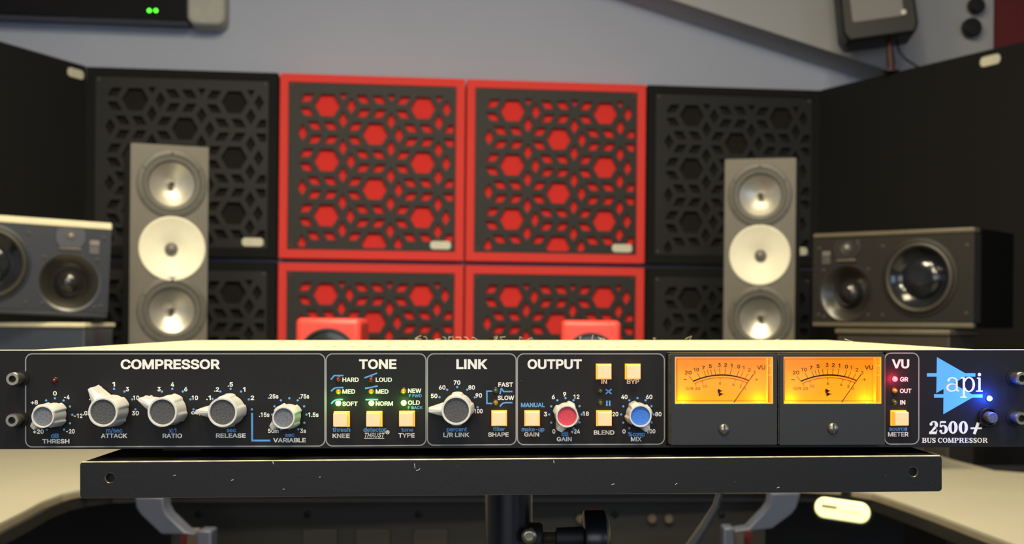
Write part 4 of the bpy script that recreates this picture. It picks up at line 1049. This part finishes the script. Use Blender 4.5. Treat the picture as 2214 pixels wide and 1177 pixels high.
# ------------------------------------------------------------------ VU meters
FY = -0.0085
def circle3(a, b_, c):
    ax, ay = a; bx, by = b_; cx, cy = c
    d = 2 * (ax * (by - cy) + bx * (cy - ay) + cx * (ay - by))
    ux = ((ax * ax + ay * ay) * (by - cy) + (bx * bx + by * by) * (cy - ay) + (cx * cx + cy * cy) * (ay - by)) / d
    uy = ((ax * ax + ay * ay) * (cx - bx) + (bx * bx + by * by) * (ax - cx) + (cx * cx + cy * cy) * (bx - ax)) / d
    return ux, uy, math.hypot(ax - ux, ay - uy)
def meter(K, bez, win, dx, screw, lab):
    # K maps crop pixels; dx = shift of the drawing against the first meter's crop coordinates
    g = empty('vu_meter'); g.parent = U; g['label'] = lab
    x0, zt_ = K(bez[0], bez[1], FY); x1, zb_ = K(bez[2], bez[3], FY)
    wx0, wz1 = K(win[0], win[1], FY); wx1, wz0 = K(win[2], win[3], FY)
    r = 0.0003
    bz = holed_plate('bezel', [rrect(x0, x1, zb_, zt_, 0.0004, 3), [(wx0, wz0), (wx1, wz0), (wx1, wz1), (wx0, wz1)]], FY, FY + 0.006, M['meterblack'], g)
    bvl = bz.modifiers.new('b', 'BEVEL'); bvl.width = 0.00025; bvl.segments = 2; bvl.limit_method = 'ANGLE'; bvl.angle_limit = R(60)
    # housing behind the bezel
    MB().box(x0 - 0.0004, x0 + 0.0012, FY + 0.001, 0.012, zb_ + 0.0003, zt_ - 0.0003).build('side_wall', M['edgegrain'], g)
    MB().box(x1 - 0.0012, x1 - 0.0001, FY + 0.006, 0.012, zb_ + 0.0003, zt_ - 0.0003).build('side_wall', M['meterblack'], g)
    MB().box(x0, x1, FY + 0.006, 0.012, zb_ + 0.0003, wz0).build('housing', M['meterblack'], g)
    DY = FY + 0.0052
    dc = MB().box(wx0 - 0.002, wx1 + 0.002, DY, DY + 0.0006, wz0 - 0.0005, wz1 + 0.0003).build('dial_card', M['dial'], g, smooth=0)
    yk = DY - 0.00006
    k = 0.20393
    D = lambda x, y: K(x + dx, y, DY)
    ink, red = MB(), MB()
    pxd = k * PX
    def rb(mb, pts, w, y=yk): mb.ribbon([D(*p) for p in pts], w * pxd, y)
    ccx, ccy, rad = circle3((338, 417), (620, 350), (928, 410))
    def arcp(r, xa, xb, n=24): return [(xx, ccy - math.sqrt(r * r - (xx - ccx) ** 2)) for xx in [xa + (xb - xa) * i / n for i in range(n + 1)]]
    rb(ink, arcp(rad, 336, 800), 15); rb(red, arcp(rad, 800, 930, 10), 15)
    rb(red, arcp(rad - 28, 352, 912), 6)
    for a, b_, c, d in ((293, 362, 340, 420), (380, 328, 410, 380), (450, 308, 474, 362), (485, 298, 502, 353), (521, 292, 536, 350), (565, 287, 573, 345), (617, 283, 620, 345), (679, 283, 672, 345), (742, 288, 728, 345), (822, 303, 800, 362)):
        rb(ink, [(a, b_), (c, d)], 5)
    for a, b_, c, d in ((867, 315, 840, 372), (921, 333, 888, 388), (975, 350, 928, 410)): rb(red, [(a, b_), (c, d)], 5)
    for a, b_, c, d in ((352, 437, 372, 465), (430, 408, 440, 440), (620, 378, 624, 405), (785, 395, 778, 422), (865, 420, 850, 445), (908, 432, 893, 460)): rb(red, [(a, b_), (c, d)], 5)
    def TD(mb, st, xc, yc, w, h, bold=0.0):
        X0, Z = D(xc - w / 2, yc); X1, _ = D(xc + w / 2, yc)
        TEXTS.append((st, X0, X1, Z, h * pxd, yk, mb, 0, bold))
    for st, xc, yc, w in (('20', 285, 325, 70), ('10', 370, 293, 56), ('7', 445, 273, 28), ('5', 519, 256, 30), ('3', 614, 243, 30), ('2', 681, 245, 30), ('1', 744, 250, 18), ('0', 820, 260, 30)): TD(ink, st, xc, yc, w, 40, 0.016)
    for st, xc, yc, w in (('1', 869, 272, 18), ('2', 932, 294, 30), ('3', 986, 326, 28)): TD(red, st, xc, yc, w, 38, 0.008)
    TD(ink, 'VU', 1058, 270, 86, 46, 0.008)
    for st, xc, yc, w in (('G/R 20', 335, 493, 152), ('10', 457, 469, 46), ('6', 623, 437, 22), ('4', 764, 450, 24), ('2', 840, 468, 24), ('0', 886, 490, 24)): TD(ink, st, xc, yc, w, 32, 0.006)
    rb(ink, [(234, 398), (272, 398)], 8); rb(ink, [(992, 398), (1028, 398)], 5); rb(ink, [(1010, 382), (1010, 414)], 5)
    rb(ink, [(165, 625), (1130, 625)], 3.5); rb(ink, [(165, 180), (165, 622)], 6); rb(ink, [(1135, 190), (1135, 640)], 4); rb(ink, [(1163, 165), (1163, 640)], 6); rb(ink, [(165, 180), (1160, 180)], 3)
    for t in (((597, 493), (597, 545), (645, 518)), ((608, 530), (608, 578), (655, 552))): ink.flat([D(*p) for p in t], yk - 0.00003)
    rb(ink, [(582, 518), (657, 518)], 4); rb(ink, [(592, 552), (667, 552)], 4)
    flush_texts()
    o = ink.build('black_scale', M['dialink'], dc, smooth=0); o['label'] = 'black dial scale and figures'
    o = red.build('red_scale', M['dialred'], dc, smooth=0); o['label'] = 'red dial scale and figures'
    YN = DY - 0.0016
    DN = lambda x, y: K(x + dx, y, YN)
    a, b_ = DN(978, 337), DN(770, 638)
    nd = MB(); nd.ribbon([a, b_], [4 * pxd, 5.5 * pxd], YN); nd.ribbon([a, b_], [4 * pxd, 5.5 * pxd], YN - 0.0002)
    MB().tube([(a[0], YN, a[1]), (b_[0], YN, b_[1]), (b_[0] - 0.0008, YN, b_[1] - 0.0012)], [0.00012, 0.00019, 0.00019], 8).build('needle', M['dark'], g)
    # clear plastic front: amber edge ribs and pane
    ed = MB(); e = 0.0005
    ed.box(wx0, wx0 + e, FY + 0.0008, DY, wz0, wz1); ed.box(wx1 - e, wx1, FY + 0.0008, DY, wz0, wz1)
    ed.box(wx0 + e, wx1 - e, FY + 0.0008, DY, wz1 - e * 0.8, wz1); ed.box(wx0 + e, wx1 - e, FY + 0.0008, DY, wz0, wz0 + e * 0.8)
    zr0 = wz0 + (wz1 - wz0) * 0.60
    for zz in (zr0, wz0 + (wz1 - wz0) * 0.80):
        ed.box(wx1 - 0.0022, wx1 - e, FY + 0.0010, FY + 0.0022, zz, zz + 0.0003)
    ed.box(wx1 - 0.0024, wx1 - 0.0021, FY + 0.0012, DY, wz0 + e, wz1 - e)
    ed.build('window_surround', M['amberedge'], g, smooth=0)
    MB().box(wx0, wx1, FY + 0.0002, FY + 0.0007, wz0, wz1).build('window_pane', M['pane'], g, smooth=0)
    for uu in (228, 1035):
        xx, zz = K(uu + dx, 652, FY + 0.0030)
        bl_ = MB().lathe([(0.0005, 0.0014), (0.0011, 0.0009), (0.0014, 0), (0.0011, -0.0009), (0.0004, -0.0013)], xx, zz - 0.0005, 16, y0=FY + 0.0030).build('lamp', M['bulb'], g)
        l = bpy.data.lights.new('meter_lamp_light', 'POINT'); l.energy = 0.0022; l.color = (1.0, 0.50, 0.04); l.shadow_soft_size = 0.001
        lo = bpy.data.objects.new('meter_lamp_light', l); col.objects.link(lo); lo.parent = g; lo.location = (xx, FY + 0.0018, zz + 0.0012)
    sx, sz = K(screw[0], screw[1], FY)
    sc = MB().lathe([(0.0025, 0.0), (0.0025, -0.0005), (0.0021, -0.0011), (0.0012, -0.0015), (0.0002, -0.0016)], n=32).build('adjusting_screw', M['steel'], g, loc=(sx, FY, sz))
    MB().box(-0.00030, 0.00030, -0.00175, -0.0009, -0.0022, 0.0022).build('screw_slot', M['wring'], sc)
    return g
meter(K6, (100, 128, 1227, 1090), (143, 156, 1187, 655), 0, (663, 925), 'left VU meter with amber lit dial')
meter(K7, (75, 128, 1192, 1090), (120, 156, 1160, 655), -35, (640, 915), 'right VU meter with amber lit dial')
# dark backing of the meter opening
MB().box(mx0 - 0.001, mx1 + 0.001, 0.012, 0.0125, zB + 0.0008, zT - 0.0013).build('meter_backing', M['dark'], U)

# ------------------------------------------------------------------ lint on the tray lip and lid edge
def lint(frame, root, u, v, y, dx, dz, nm='lint'):
    x, z = frame.L(u, v, y)
    p = [(x, y, z), (x + dx * 0.4 * PX, y - 0.0003, z + dz * 0.7 * PX), (x + dx * PX, y - 0.0002, z + dz * PX)]
    return p
ft = MB()
for u, v, dx, dz in ((590, 998, 2, -6), (500, 1040, 5, 2), (896, 1003, 2, -10), (908, 1014, -8, -4), (1197, 996, 1, -6), (1460, 1049, 4, 3), (1322, 1049, 6, 2), (375, 1030, 5, 2), (690, 1033, 3, 1), (612, 1059, 3, 1), (1680, 1056, 5, 2)):
    ft.tube(lint(TR, stand, u, v, -0.0002, dx, dz), 0.00013, 5)
o = ft.build('lint', M['fluff'], stand); o['kind'] = 'stuff'
fu = MB()
for i in range(26):
    x = random.uniform(-0.08, 0.06) if i < 18 else random.uniform(0.05, 0.24); y = 0.30 if x < 0.14 else random.uniform(0.02, 0.2)
    fu.tube([(x, y, zT), (x + random.uniform(-.002, .002), y, zT + random.uniform(.0005, .003)), (x + random.uniform(-.004, .004), y, zT + random.uniform(.0005, .004))], 0.00013, 4)
o = fu.build('lint', M['fluff'], lid); o['kind'] = 'stuff'
